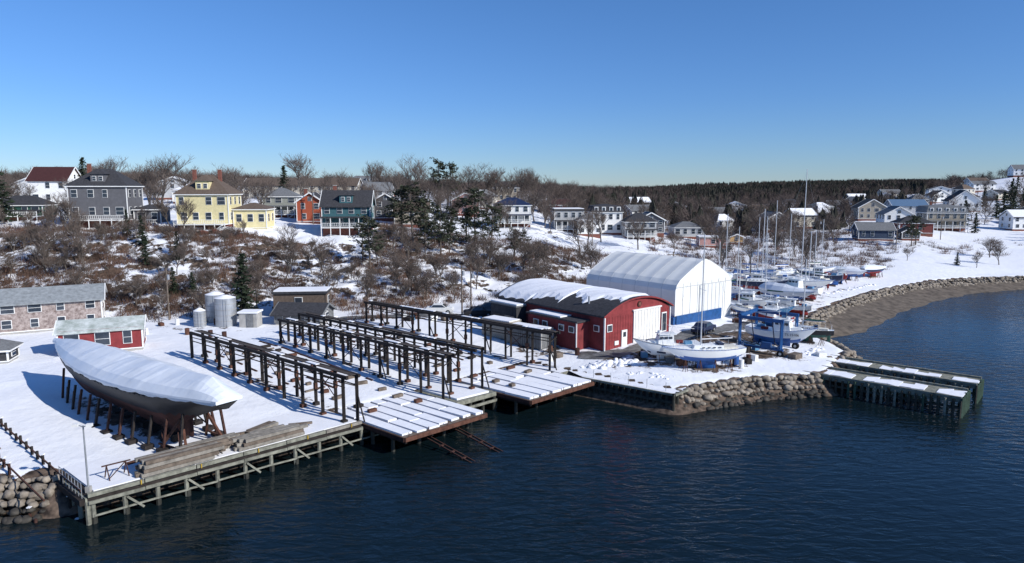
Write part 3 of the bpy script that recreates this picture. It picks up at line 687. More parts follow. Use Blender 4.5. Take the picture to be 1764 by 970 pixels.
# ---------------------------------------------------------------- big buildings
AG=math.atan2(.64,.77)
def redshed():
    w,L,he,hp=12.7,20.5,3.95,5.75; wl=MB();rf=MB();sn=MB();tr=MB();wd=MB()
    def arch(off=0,ext=0): 
        o=[]
        for k in range(19):
            f=k/18; x=-ext+(w+2*ext)*f; o.append((x,he+(hp-he)*(1-abs(2*f-1)**2.1)+off))
        return o
    A=arch()
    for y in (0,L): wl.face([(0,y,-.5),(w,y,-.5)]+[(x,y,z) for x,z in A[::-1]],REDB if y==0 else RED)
    for x in (0,w): wl.face([(x,0,-.5),(x,L,-.5),(x,L,he),(x,0,he)],RED)
    for k in range(1,26): wl.box((w*k/26,-.012,1.8),(.03,.02,4.2),RED)
    B0=arch(.04,.35);B1=arch(.24,.35)
    rf.loft([[(x,y,z) for x,z in B0]+[(x,y,z) for x,z in B1[::-1]] for y in (-.35,L+.3)],DKSH,True)
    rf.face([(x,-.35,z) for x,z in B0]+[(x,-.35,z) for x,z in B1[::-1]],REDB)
    N=60; secs=[]
    for i in range(N+1):
        y=.1+(L+.1)*i/N
        edge=2.6+.9*math.sin(y*.9)+.5*math.sin(y*2.3)+.2*math.sin(y*6) if y<8.5 else (1.0+.5*math.sin(y*1.3)+.2*math.sin(y*5) if y<14 else -.2+.2*math.sin(y*3))
        hi=w+.2-(3.4*max(0,1-y/3.5)+.3)*(1+.3*math.sin(y*1.7))
        sec=[]
        for k in range(24):
            f=k/23; x=edge+(hi-edge)*f; ff=(x+.35)/(w+.7); z=he+(hp-he)*(1-abs(2*min(max(ff,0),1)-1)**2.1)+.22; th=.2*min(1,min(f,1-f)*12)*min(1,i/2,(N-i)/2)
            sec.append((x,y,z+th+.02*math.sin(x*2+y*3)+.03*math.sin(x*.7+y*1.1)))
        secs.append(sec)
    sn.loft(secs,SNOW)
    tr.box((7.9,-.08,2.1),(5.2,.14,4.2),WHITE)
    for k in range(9): tr.box((5.6+k*.57,-.17,2.1),(.05,.04,4.1),OFFW)
    tr.box((7.9,-.1,4.3),(5.6,.3,.18),WHITE)
    tr.box((3.6,-.08,1.0),(1.0,.12,2.1),WHITE); wd.box((3.6,-.15,1.5),(.5,.05,.6),GLASS)
    tr.box((11.4,-.08,2.1),(1.0,.1,2.6),WHITE); wd.box((11.4,-.15,2.1),(.75,.05,2.3),GLASS)
    tr.box((.9,-.08,2.6),(.9,.1,.9),WHITE); wd.box((.9,-.15,2.6),(.7,.05,.7),GLASS)
    tr.box((2.2,-.08,.6),(.7,.1,.5),WHITE)
    tr.cyl((6.4,-.12,5.0),(6.4,-.02,5.0),.36,.36,DKRUST,20); tr.cyl((6.4,-.16,5.0),(6.4,-.12,5.0),.22,.22,BRICK,16)
    tr.box((0.05,-.04,1.75),(.14,.18,4.4),WHITE); tr.box((w-.05,-.04,1.75),(.14,.18,4.4),WHITE)
    wl.box((-1.0,7.0,1.35),(2.2,9.0,3.7),RED); rf.box((-1.05,7.0,3.33),(2.6,9.4,.2),DKSH); sn.box((-.9,8.5,3.5),(2.1,5.8,.14),SNOW)
    wl.box((-.8,17.2,1.5),(1.8,5.6,4.0),DKSH); rf.box((-.8,17.2,3.62),(2.2,6.0,.2),GRSH); sn.box((-.7,17.2,3.8),(2.0,5.7,.18),SNOW)
    for y in (3.4,5.2,8.2,9.9): tr.box((-2.14,y,2.3),(.1,.95,.8),WHITE); wd.box((-2.2,y,2.3),(.06,.75,.62),GLASS)
    tr.box((-2.14,6.7,.85),(.1,1.0,2.0),LBLUE); wd.box((-1.76,15.8,1.0),(.06,2.0,2.4),GLASS); wd.box((-1.76,18.6,1.0),(.06,1.6,2.4),BLACKP)
    tr.box((-2.14,2.55,1.5),(.1,.14,3.4),WHITE)
    tr.box((-.04,1.2,2.5),(.1,.9,.8),WHITE); wd.box((-.1,1.2,2.5),(.06,.7,.62),GLASS)
    rf.cyl((1.5,4,4.6),(1.5,4,6.0),.12,.12,STEEL,8)
    for k in range(8): tr.beam((-2.6-.1*k,10-.25*k,.2+.2*k),(-2.6-.1*k,9.2-.25*k,.2+.2*k),.9,.05,WOOD)
    put('red_boat_shed',{'walls':wl,'roof':rf,'roof_snow':sn,'trim':tr,'windows':wd},(11.1,80.8,2.6),AG)
redshed()
TENTDR=pm('tent_door',(.66,.67,.66),.6,.05,1)
def tent():
    w,L=13.9,17.2; fb=MB();ri=MB();bs=MB()
    prof=[(0,0),(0,2.5),(0,5.2),(.3,5.95),(1.0,6.6),(2.4,7.35),(4.2,8.25),(5.8,8.95),(w/2,9.25),(w-5.8,8.95),(w-4.2,8.25),(w-2.4,7.35),(w-1.0,6.6),(w-.3,5.95),(w,5.2),(w,2.5),(w,0)]
    N=84; secs=[]
    for i in range(N+1):
        y=L*i/N; sag=.07*math.sin(math.pi*y/(L/7))**2
        secs.append([(x,y,z-(sag if 3<k<13 else 0)) for k,(x,z) in enumerate(prof)])
    fb.loft(secs,TENTM)
    for y in (0,L): fb.face([(x,y,z) for x,z in prof],TENTM)
    for i in range(8):
        y=L*i/7
        for (x1,z1),(x2,z2) in zip(prof[:-1],prof[1:]): ri.cyl((x1,y,z1),(x2,y,z2),.03,.03,TENTD if 0<i<7 else TENTM,6)
    for k in range(1,8): ri.box((w*k/8,-.03,3.1),(.04,.05,6.0),TENTD)
    ri.box((w/2,-.05,5.6),(w-.2,.08,.07),TENTD)
    ri.box((w*.62,-.07,2.9),(6.0,.06,5.2),TENTDR)
    for k in range(7): ri.box((w*.62-2.9+k*.97,-.12,2.9),(.03,.05,5.2),TENTD)
    bs.box((w/2-1.4,-.2,.65),(w-2.9,.2,1.9),LIFTB)
    for y in np.arange(.9,L,2.4): bs.box((-.3,y,.5),(.5,2.2,1.9),LIFTB)
    bs.box((-.14,L/2,3.1),(.1,L*.9,.06),TENTD)
    put('fabric_boat_shelter',{'fabric':fb,'ribs':ri,'base':bs},(22.9,94.6,2.6),AG,smooth=())
tent()
def win(tr,wd,x,y,z,w,h,ax='y',sg=-1):
    if ax=='y':
        tr.box((x,y+sg*.04,z),(w+.14,.08,h+.14),WHITE); wd.box((x,y+sg*.07,z),(w,.09,h),GLASS); tr.box((x,y+sg*.1,z),(w,.07,.04),WHITE)
    else:
        tr.box((x+sg*.04,y,z),(.08,w+.14,h+.14),WHITE); wd.box((x+sg*.07,y,z),(.09,w,h),GLASS); tr.box((x+sg*.1,y,z),(.07,w,.04),WHITE)
BOXES=[]
def house(name,x,y,w,d,hw,hr,wm_,rm,kind='hip',rz=0,st=2,nx_=3,nyw=2,porch=0,chim=0,snow=0,trim=WHITE,base=BRICK,ov=.45,sink=3,zo=0,dormer=False):
    wl=MB();rf=MB();tr=MB();wd=MB();sn=MB();po=MB(); z=tz(x,y)+zo; BOXES.append((x,y,max(w,d)/2+1.5))
    wl.box((0,0,-sink/2+.3),(w-.1,d-.1,sink+.6-.003),base); wl.box((0,0,(hw+.55)/2),(w,d,hw-.55),wm_)
    a,b=w/2+ov,d/2+ov
    if kind=='hip':
        rl=max(0,a-b*.85) if w>=d else 0; rd=max(0,b-a*.85) if d>w else 0; rl=max(rl,.25)
        vs=[(-a,-b,hw),(a,-b,hw),(a,b,hw),(-a,b,hw),(-rl,-rd,hw+hr),(rl,-rd,hw+hr),(rl,rd+.01,hw+hr),(-rl,rd+.01,hw+hr)]
        rf.add(vs,[(0,1,5,4),(1,2,6,5),(2,3,7,6),(3,0,4,7),(4,5,6,7),(3,2,1,0)],rm)
        tr.box((0,0,hw-.12),(2*a-.1,2*b-.1,.2),trim)
    elif kind in('gx','gy'):
        al=(kind=='gx'); p,q=(a,b) if al else (b,a)
        def T(u,v,zz): return (u,v,zz) if al else (v,u,zz)
        for sg in (-1,1):
            vs=[T(-p,sg*q,hw-.15),T(p,sg*q,hw-.15),T(p,0,hw+hr),T(-p,0,hw+hr),T(-p,sg*q,hw-.33),T(p,sg*q,hw-.33),T(p,0,hw+hr-.2),T(-p,0,hw+hr-.2)]
            rf.add(vs,[(0,1,2,3),(4,5,6,7),(0,1,5,4),(1,2,6,5),(3,0,4,7)],rm)
            for e in (-p-.02,p+.02): tr.beam(T(e,sg*q,hw-.25),T(e,0,hw+hr-.1),.1,.28,trim)
            if snow:
                rf_=[T(-p+.2,sg*q*.95,hw),T(p-.2,sg*q*.95,hw),T(p-.2,0,hw+hr+.12),T(-p+.2,0,hw+hr+.12)]
                if snow==2 or sg==1: sn.face(rf_,SNOW)
            e=sg*(p-ov); wl.face([T(e,-(q-ov),hw-.01),T(e,(q-ov),hw-.01),T(e,0,hw+hr*(q-ov)/q-.1)],wm_)
        if kind=='gy': win(tr,wd,0,-d/2,hw+hr*.3,min(1,w*.12),min(1.2,hr*.35))
        else:
            for sg in (-1,1): win(tr,wd,sg*w/2,0,hw+hr*.28,.8,min(1,hr*.35),'x',sg)
    elif kind=='mansard':
        i=.7; vs=[(-a,-b,hw),(a,-b,hw),(a,b,hw),(-a,b,hw),(-a+i,-b+i,hw+hr*.75),(a-i,-b+i,hw+hr*.75),(a-i,b-i,hw+hr*.75),(-a+i,b-i,hw+hr*.75)]
        rf.add(vs,[(0,1,5,4),(1,2,6,5),(2,3,7,6),(3,0,4,7),(3,2,1,0)],rm); t2=[vs[4],vs[5],vs[6],vs[7]]; rf.add(t2+[(0,0,hw+hr)],[(0,1,4),(1,2,4),(2,3,4),(3,0,4)],rm)
        tr.box((0,0,hw-.1),(2*a-.1,2*b-.1,.2),trim)
        for k in range(nx_): 
            xx=-w/2+w*(k+.5)/nx_; tr.box((xx,-b+.55,hw+hr*.35),(1.1,.8,1.3),trim); wd.box((xx,-b+.12,hw+hr*.35),(.7,.1,.95),GLASS)
    elif kind=='flat':
        rf.box((0,0,hw+hr/2),(w+.5,d+.5,hr),rm); sn.box((0,.2,hw+hr+.08),(w+.2,d-.1,.16),SNOW)
    if snow and kind=='hip':
        rl=max(.25,a-b*.85); sn.add([(-a+.3,b-.1,hw+.1),(a-.3,b-.1,hw+.1),(rl,0.02,hw+hr+.06),(-rl,0.02,hw+hr+.06)],[(0,1,2,3)],SNOW)
        if snow==2: sn.add([(-a+.5,-b+.1,hw+.1),(a*.5,-b+.1,hw+.1),(rl,-.02,hw+hr+.06),(-rl,-.02,hw+hr+.06)],[(0,1,2,3)],SNOW)
    sh=(hw-.4)/st
    for s_ in range(st):
        zc=.55+sh*(s_+.52); hh=min(1.45,sh*.52)
        for k in range(nx_):
            xx=-w/2+w*(k+.5)/nx_+R.uniform(-.2,.2); ww=min(1.0,w/nx_*.45)*R.choice([1,1,.8,1.4])
            if R.random()<.08: continue
            for sg in (-1,1): win(tr,wd,xx,sg*d/2,zc,ww,hh,'y',sg)
        for k in range(nyw):
            yy=-d/2+d*(k+.5)/nyw; ww=min(.95,d/nyw*.42)
            for sg in (-1,1): win(tr,wd,sg*w/2,yy,zc,ww,hh,'x',sg)
    for sx in (-1,1):
        for sy in (-1,1): tr.box((sx*(w/2),sy*(d/2),(hw+.5)/2),(.16,.16,hw-.6),trim)
    tr.box((0,0,.58),(w+.08,d+.08,.12),trim)
    if dormer:
        tr.box((0,-d*.3,hw+hr*.42),(2.6,2.2,hr*.5),wm_); rf.add([(-1.6,-d*.3-1.4,hw+hr*.67),(1.6,-d*.3-1.4,hw+hr*.67),(1.6,d*.05,hw+hr*.67),(-1.6,d*.05,hw+hr*.67),(0,-d*.25,hw+hr*1.0),(0,0,hw+hr*1.0)],[(0,1,4),(1,2,5,4),(2,3,5),(3,0,4,5)],rm)
        for xx in (-.6,.6): win(tr,wd,xx,-d*.3-1.1,hw+hr*.42,.6,.8)
    if porch:
        pz=.6; pd=2.4; pw=w*(.98 if porch>0 else .55); hh=min(2.6,hw*.42)
        po.box((0,-d/2-pd/2-.05,pz),(pw,pd,.16),trim)
        for k in range(6):
            xx=-pw/2+.1+(pw-.2)*k/5
            if abs(porch)==1: po.box((xx,-d/2-pd,pz/2+hh/2-.7),(.14,.14,hh+1.8),trim)
            else: po.box((xx,-d/2-pd,pz/2-.6),(.14,.14,2.4),trim)
        if abs(porch)==1: rf.box((0,-d/2-pd/2-.05,pz+hh),(pw+.3,pd+.3,.2),rm)
        for zz in (.35,.95): po.box((0,-d/2-pd,pz+zz),(pw,.07,.07),trim)
        for k in range(int(pw/.35)): po.box((-pw/2+k*.35,-d/2-pd,pz+.65),(.06,.05,.6),trim)
        for k in range(9): po.box((pw/2-.5-k*.25,-d/2-pd-.4,pz-.15-k*.2),(.27,.9,.1),trim)
    for k in range(chim):
        cx=(-.28+.5*k)*w; rf.box((cx,d*.05,hw+hr*.72),(.65,.65,hr*.9+.9),BRICK); rf.box((cx,d*.05,hw+hr*1.17+.45),(.8,.8,.15),CONC)
    put(name,{'walls':wl,'roof':rf,'trim':tr,'windows':wd,'roof_snow':sn,'porch':po},(x,y,z),rz)
house('red_office_shed',-48.0,78.6,8.4,4.2,3.1,.95,REDB,GREENSH,'gx',.42,1,3,2,sink=.5,zo=-.2,base=CONC,ov=.3)
house('clad_workshop',-68.3,89.3,24,7,4.4,1.5,SHING,WKSH,'gx',.5,2,8,2,sink=.5,zo=-.3,base=CONC)
house('storage_shed',-56.5,73,3.2,3,1.9,.9,DKSH,GRSH,'hip',.3,1,1,1,sink=.4,zo=-.3,snow=2,base=CONC)
house('flat_roof_store',-31.5,101.5,7.5,4,3.4,.3,BRSH,DKSH,'flat',.1,1,1,1,sink=.5,base=CONC,trim=BRSH)
house('dark_roof_shed',-29.5,95.5,6.5,5,1.9,1.2,GRSH,DKSH,'gx',-.1,1,2,1,sink=.5,zo=-.3,base=CONC,trim=GRSH)
def tank(x,y,r,h):
    z=tz(x,y); m=MB(); m.cyl((x,y,z),(x,y,z+h),r,r,STEEL,28); m.cyl((x,y,z+h),(x,y,z+h+.35),r,r*.25,SNOW,28)
    for k in range(1,5): m.cyl((x,y,z+h*k/5-.03),(x,y,z+h*k/5+.03),r+.025,r+.025,CONC,28)
    m.beam((x+r*.3,y-r-.1,z),(x+r*.3,y-r-.1,z+h),.05,.05,STEEL);m.beam((x+r*.3+.4,y-r-.05,z),(x+r*.3+.4,y-r-.05,z+h),.05,.05,STEEL)
    m.obj('storage_tank')
tank(-39.6,93,1.4,3.9); tank(-42.3,96,1.3,3.9); tank(-43,92.5,.8,2.2)
m=MB(); z=tz(-36.5,92.5); m.box((-36,92.5,z+1),(2.4,2,2.0),CONC); m.box((-36,92.5,z+2.05),(2.7,2.3,.2),SNOW); m.box((-35.7,91.45,z+.9),(.9,.08,1.8),GRSH); m.obj('pump_house')
def container(x,y,rz,L,mt):
    z=tz(x,y); m=MB(); m.box((0,0,1.2),(L,2.3,2.3),mt)
    for k in range(int(L/.35)): 
        for sg in (-1,1): m.box((-L/2+.2+k*.35,sg*1.18,1.2),(.14,.07,2.1),mt)
    m.box((0,0,2.4),(L-.1,2.2,.12),SNOW)
    for sx in (-1,1):
        for sy in (-1,1): m.box((sx*(L/2),sy*1.15,1.2),(.16,.16,2.45),CONC)
    m.obj('shipping_container',None,(x,y,z),rz)
container(2.2,84.5,AI,5.5,GRSH); container(-1.4,88.5,AI,4.6,pm('tan_container',(.36,.33,.28),.7,.15,1))
def car(x,y,rz,col,name='parked_car'):
    z=tz(x,y)+.07; b=MB();g_=MB();w=MB()
    pr=[(-2.1,.35),(-2.15,.75),(-1.9,.95),(-1.3,1.0),(-.9,1.42),(.5,1.45),(1.1,1.0),(1.9,.88),(2.15,.65),(2.1,.35)]
    secs=[[(px_,yy*(1 if pz<1.05 else .8),pz) for px_,pz in pr] for yy in (-.88,.88)]
    b.loft(secs,col); b.face(secs[0],col); b.face(secs[1][::-1],col); b.box((0,0,.35),(4.1,1.7,.15),BLACKP)
    for sg in (-1,1): g_.face([(-1.2,sg*.89,1.03),(1.0,sg*.89,1.03),(.45,sg*.76,1.4),(-.85,sg*.76,1.4)],GLASS)
    g_.face([(1.12,-.75,1.02),(1.12,.75,1.02),(.55,.66,1.43),(.55,-.66,1.43)],GLASS)
    for sx in (-1.3,1.35):
        for sg in (-1,1): w.cyl((sx,sg*.72,.33),(sx,sg*.92,.33),.33,.33,RUBBER,14); w.cyl((sx,sg*.9,.33),(sx,sg*.94,.33),.18,.18,STEEL,10)
    put(name,{'body':b,'glass':g_,'wheels':w},(x,y,z),rz)
car(-5,99.5,.2,BLACKP); car(-3.2,103.5,.1,GRSH); car(-11,102,.0,WHITE); car(25.6,89.5,.9,NAVY); car(3.5,98,.5,GRSH)
m=MB()
for i in range(60):
    x,y=R.choice([(R.uniform(4,9),R.uniform(77,84)),(R.uniform(28,42),R.uniform(86,108)),(R.uniform(-22,-4),R.uniform(96,99)),(R.uniform(15,26),R.uniform(74.5,80)),(R.uniform(-52,-36),R.uniform(84,95)),(R.uniform(24,38),R.uniform(76,82))]); z=tz(x,y)
    if R.random()<.4: m.cyl((x,y,z),(x,y,z+.85),.29,.29,R.choice([BLUE,RUSTW,DKRUST,WHITE]),10)
    else: m.box((x,y,z+.25),(R.uniform(.5,1.6),R.uniform(.4,1.1),R.uniform(.4,.9)),R.choice([WOOD,DARKW,GRSH,LBLUE,RUSTW,WHITE]),R.uniform(0,3))
m.obj('yard_crates_and_drums')
# ---------------------------------------------------------------- hill houses
C=colm
GREY=C('grey_siding',(.12,.12,.13)); YEL=C('yellow_siding',(.68,.6,.34)); TEAL=C('teal_siding',(.05,.13,.15)); ORA=C('orange_siding',(.34,.08,.04))
GG=C('sage_siding',(.27,.28,.25)); TAN=C('tan_siding',(.34,.3,.24)); DG=C('charcoal_siding',(.07,.07,.075)); PINK=C('pink_siding',(.5,.28,.25)); RB=C('redbrown_siding',(.16,.045,.04)); PY=C('apricot_siding',(.6,.38,.18)); NV=C('navy_siding',(.04,.06,.1)); CREAM=C('cream_siding',(.56,.52,.44)); LG=C('pale_grey_siding',(.42,.43,.44))
H=house
H('maroon_roof_house',-123,186,9.4,9,6.6,3.6,WHITE,MRSH,'gx',.15,2,3,2,base=BRSH)
H('dark_cottage',-107,151,9.5,7,3.0,2.0,GREENP,DKSH,'hip',.2,1,4,2,porch=1)
H('grey_house',-82.5,140,10.6,9,7.3,3.4,GREY,DKSH,'hip',.18,2,4,3,porch=2,chim=1,dormer=True)
H('grey_annex',-74.5,142,5,6,3.6,.9,GREY,DKSH,'hip',.18,1,2,1,porch=2)
H('yellow_house',-61.6,140,9.8,9.5,6.5,3.8,YEL,BRSH,'hip',.12,2,4,3,porch=2,chim=2,dormer=True,base=RB)
H('yellow_annex',-53.4,142,6.4,7,4.4,1.2,YEL,BRSH,'hip',.12,1,3,2,base=YEL)
H('sage_house',-57.5,172,8,8,5.0,2.0,GG,GRSH,'hip',.15,2,3,2,porch=1,snow=1)
H('orange_house',-46.6,161,6,8,5.0,2.2,ORA,DKSH,'gy',.1,2,2,2,chim=1)
H('teal_house',-34.8,146,9.8,8,5.0,3.2,TEAL,DKSH,'gx',.1,2,4,2,porch=1,chim=1,dormer=True)
H('institutional_building',-76,252,40,12,5.2,2.6,CREAM,BRSH,'gx',.05,2,14,3)
H('charcoal_house',-31.5,172,6,7,4.8,1.8,DG,DKSH,'gy',.1,2,2,2)
H('charcoal_house',-26.3,184,6,7,4.4,1.8,GREY,DKSH,'hip',.1,2,2,2,snow=1)
H('hilltop_house',-60,292,20,10,5.5,3,LG,GRSH,'hip',.1,2,7,2,dormer=True)
H('ochre_house',-3.5,295,12,9,6,2.6,TAN,DKSH,'hip',.1,2,4,2,chim=1)
H('red_bungalow',16.5,240,13,9,3.8,1.9,RB,MRSH,'hip',.1,2,5,2,snow=1)
H('white_blue_roof_house',0,180,8.8,8,5.2,1.9,WHITE,NAVY,'hip',.1,2,4,2,porch=1)
H('white_flat_house',15.2,190,8,8,5.5,.5,LG,DKSH,'flat',.08,2,4,2,porch=1)
H('white_house',20.4,186,6.2,8,4.2,1.6,WHITE,GRSH,'hip',.08,2,3,2,snow=2)
H('white_tall_house',26.5,196,8.4,8,6.4,2.2,WHITE,DKSH,'mansard',.05,2,4,2)
H('pale_grey_house',35,190,8.2,8,4.6,2.3,LG,DKSH,'hip',.0,2,4,2,porch=1)
H('grey_house',41,206,8,8,4.4,2.2,GREY,GRSH,'gy',.0,2,3,2,snow=1)
H('pink_roof_house',55,216,9,8,3.4,1.6,LG,GRSH,'hip',0,1,4,2,snow=1)
H('pink_bungalow',57,194,8,5,2.6,.3,PINK,CONC,'flat',-.1,1,3,1,sink=1)
H('apricot_shed',66.8,204,4,3.5,2.2,.9,PY,DKSH,'gy',-.1,1,1,1,sink=1)
H('tan_house',118,330,13,10,4.8,2.4,TAN,BRSH,'hip',-.1,2,4,2,snow=1)
H('tan_house',92,300,11,9,4.8,2.6,CREAM,GRSH,'gx',-.1,2,4,2)
H('salmon_house',-14,205,8,8,4.6,2.1,PINK,BRSH,'gy',.1,2,3,2)
H('brown_house',-24,165,8,7,3.8,2.0,TAN,BRSH,'gx',.1,1,3,2)
H('white_gable_house',134,240,9,9,5.6,2.6,WHITE,GRSH,'gy',-.2,2,3,3,snow=1)
H('blue_roof_house',172,300,14,10,5.2,2.6,LG,BLSH,'gx',-.15,2,5,2)
H('mansard_house',154,246,12.5,10,5.8,3.0,TAN,GRSH,'mansard',-.2,2,5,3,porch=1,chim=1)
H('black_roof_house',216,330,13,10,5.2,5.0,WHITE,DKSH,'gy',-.3,1,4,2)
H('navy_cottage',112,212,10,7,3.4,2.0,NV,GRSH,'gx',-.2,1,4,2,snow=1)
H('redbrown_cottage',131,224,10,8,3.8,2.0,RB,DKSH,'hip',-.2,1,4,2)
H('grey_cottage',123,212,5,5,2.6,1.5,DG,DKSH,'gy',-.2,1,2,1)
H('brown_gable_house',151,290,11,10,5.4,3.4,TAN,BRSH,'gy',-.2,2,4,2)
H('white_hill_house',402,545,15,12,5.6,3.4,WHITE,GRSH,'gx',-.3,2,4,2)
for (x,y,w_,c_,r_) in [(260,420,12,WHITE,DKSH),(230,390,11,LG,GRSH),(295,450,12,CREAM,BRSH),(180,380,12,LG,GRSH),(320,470,14,WHITE,GRSH),(90,380,12,WHITE,DKSH),(60,330,12,LG,GRSH),(35,300,11,CREAM,BRSH),(140,430,12,WHITE,GRSH),(-105,215,12,LG,DKSH),(-140,205,12,WHITE,GRSH),(-92,200,10,WHITE,BRSH),(-44,225,10,LG,GRSH),(-10,240,10,CREAM,GRSH),(75,245,9,WHITE,DKSH),(205,270,11,TAN,DKSH),(185,250,9,WHITE,DKSH),(-130,160,9,CREAM,DKSH),(235,300,10,DG,DKSH),(46,250,10,WHITE,GRSH),
  (150,335,11,WHITE,GRSH),(195,340,11,LG,DKSH),(240,365,11,WHITE,BRSH),(275,390,12,CREAM,DKSH),(205,410,13,WHITE,GRSH),(340,430,12,TAN,DKSH),(250,460,13,LG,GRSH),(128,285,10,DG,GRSH),(110,262,9,CREAM,DKSH),(95,250,9,LG,GRSH),(310,500,14,WHITE,DKSH),(350,520,14,LG,BRSH),(285,520,14,CREAM,GRSH),(225,450,12,TAN,DKSH),(170,420,12,WHITE,DKSH)]:
    H('hillside_house',x,y,w_*R.uniform(.8,1.1),8,R.uniform(3.6,5.2),R.uniform(1.9,3),c_,r_,R.choice(['gx','gy','hip']),R.uniform(-.4,.4),2,3,2,snow=R.choice([0,0,1,2]))
# retaining wall and terrace below the yellow house
m=MB()
for k in range(22):
    x=-66.5+k*.75; y=130.5+.1*math.sin(k); m.box((x,y,tz(x,y)+.2),(.72,.5,1.0+.1*math.sin(k*2.1)),BRICK if k%3 else ROCKD)
m.obj('retaining_wall')
# ---------------------------------------------------------------- vegetation
def bare_mesh(seed,H=10,spread=1.0):
    r=random.Random(seed); mb=MB()
    cnt=[7,5,5,5]
    def br(p,d,L,rad,lv):
        d=Vector(d).normalized(); n=2 if lv<3 else 1; q=Vector(p); pts=[(q.copy(),rad)]
        for i in range(n):
            d=(d+Vector((r.uniform(-.18,.18),r.uniform(-.18,.18),r.uniform(-.02,.16)))).normalized(); q=q+d*L/n; pts.append((q.copy(),rad*(1-.45*(i+1)/n)))
        if lv<4:
            for (a,ra),(b,rb) in zip(pts[:-1],pts[1:]): mb.cyl(a,b,ra,rb,BARK,5 if lv==0 else 3)
            for k in range(cnt[lv]):
                f=r.uniform(.35,1) if lv else r.uniform(.45,1.0); i=min(int(f*n),n-1); g=f*n-i; s=pts[i][0].lerp(pts[i+1][0],g)
                an=2*math.pi*(k+r.random()*.7)/cnt[lv]; sp=(.75 if lv==0 else .95)*spread
                perp=Vector((math.cos(an),math.sin(an),0)); nd=(d*1.0+perp*sp*r.uniform(.6,1.1)+Vector((0,0,.15))).normalized()
                br(s,nd,L*(r.uniform(.62,.85) if lv==0 else r.uniform(.5,.75)),rad*(.5 if lv==0 else .52),lv+1)
        else:
            a=pts[0][0]; b=pts[-1][0]; w=Vector((r.uniform(-1,1),r.uniform(-1,1),r.uniform(-.3,.3))).normalized()*.018*H/10
            mb.face([a-w,a+w,b+w*.3,b-w*.3],TWIG)
            c=a.lerp(b,.5)+Vector((r.uniform(-1,1),r.uniform(-1,1),r.uniform(0,1)))*L*.5; mb.face([a.lerp(b,.4)-w,a.lerp(b,.4)+w,c],TWIG)
    br((0,0,-.5),(0,0,1),H*.42,H*.018,0)
    zm=max(v[2] for v in mb.v); k=H/zm; mb.v=[(a*k,b*k,c*k) for a,b,c in mb.v]
    me=bpy.data.meshes.new('bare_tree'); me.from_pydata(mb.v,[],mb.f)
    for m_ in mb.mats: me.materials.append(m_)
    me.polygons.foreach_set('material_index',mb.m); me.update(); return me
BM=[bare_mesh(i,10,[1,.8,1.15,.9,.65,1.0,1.25,.75][i]) for i in range(8)]
def inst(me,name,x,y,h,base=10.0,wide=1):
    o=bpy.data.objects.new(name,me); S.collection.objects.link(o); s=h/base; o.location=(x,y,tz(x,y)-.1); o.scale=(s*wide,s*wide*R.uniform(.85,1.1),s); o.rotation_euler=(R.uniform(-.05,.05),R.uniform(-.05,.05),R.uniform(0,6.28)); return o
def clear(x,y,r=0): return all((x-a)**2+(y-b_)**2>(c_+r)**2 for a,b_,c_ in BOXES)
for (x,y,h) in [(-88,172,15),(-104,178,14),(-96,182,13),(-80,185,13),(-71,232,17),(-31,232,18),(-16.6,242,16),(-54,262,15),(-26,240,15),(-48,255,15),(-1,255,14),(8,258,15),(14,262,14),(-6,252,15),(3,262,15),(20,268,13),(-38,238,13),(-44,250,13),(-117,200,12),(-64,235,12),(-20,210,12),(30,275,12),(-34,205,13),(113,165,5),(122,170,6),(128,182,6),(100,172,4),(-70,176,10),(150,180,6),(-84,178,12),(-98,170,11),(11,250,13),(-11,262,14),(-92,175,12),(-76,190,12),(-110,185,12),(-58,240,13),(6,252,13),(17,255,12),(25,262,12)]:
    inst(R.choice(BM),'bare_tree',x,y,h,wide=R.uniform(.9,1.25))
k=0;tries=0
while k<330 and tries<6000:
    tries+=1; bq=R.uniform(-.8,.45); y=R.choice([R.uniform(98,140),R.uniform(102,145),R.uniform(150,300)]); x=bq*y
    if bq>.05 and y<130+70*bq: continue
    if -25>x and 133<y<152 and not(x<-90): continue
    if not clear(x,y,.6): continue
    z=tz(x,y)
    if z<3.4: continue
    if y<150 and any(abs(x/y-a/b_)*b_<c_*.8 and b_>y and b_-y<35 for a,b_,c_ in BOXES) : h=R.uniform(2.6,4.2)
    else: h=R.uniform(4,7.5) if y<150 else R.uniform(6,11)
    inst(R.choice(BM),'bare_tree',x,y,h,wide=R.uniform(.9,1.3)); k+=1
for i in range(80):
    bq=R.uniform(.12,.8); y=R.uniform(190,420); x=bq*y
    if not clear(x,y,1) or (bq>.5 and y<260): continue
    inst(R.choice(BM),'bare_tree',x,y,R.uniform(6,10),wide=1.2)
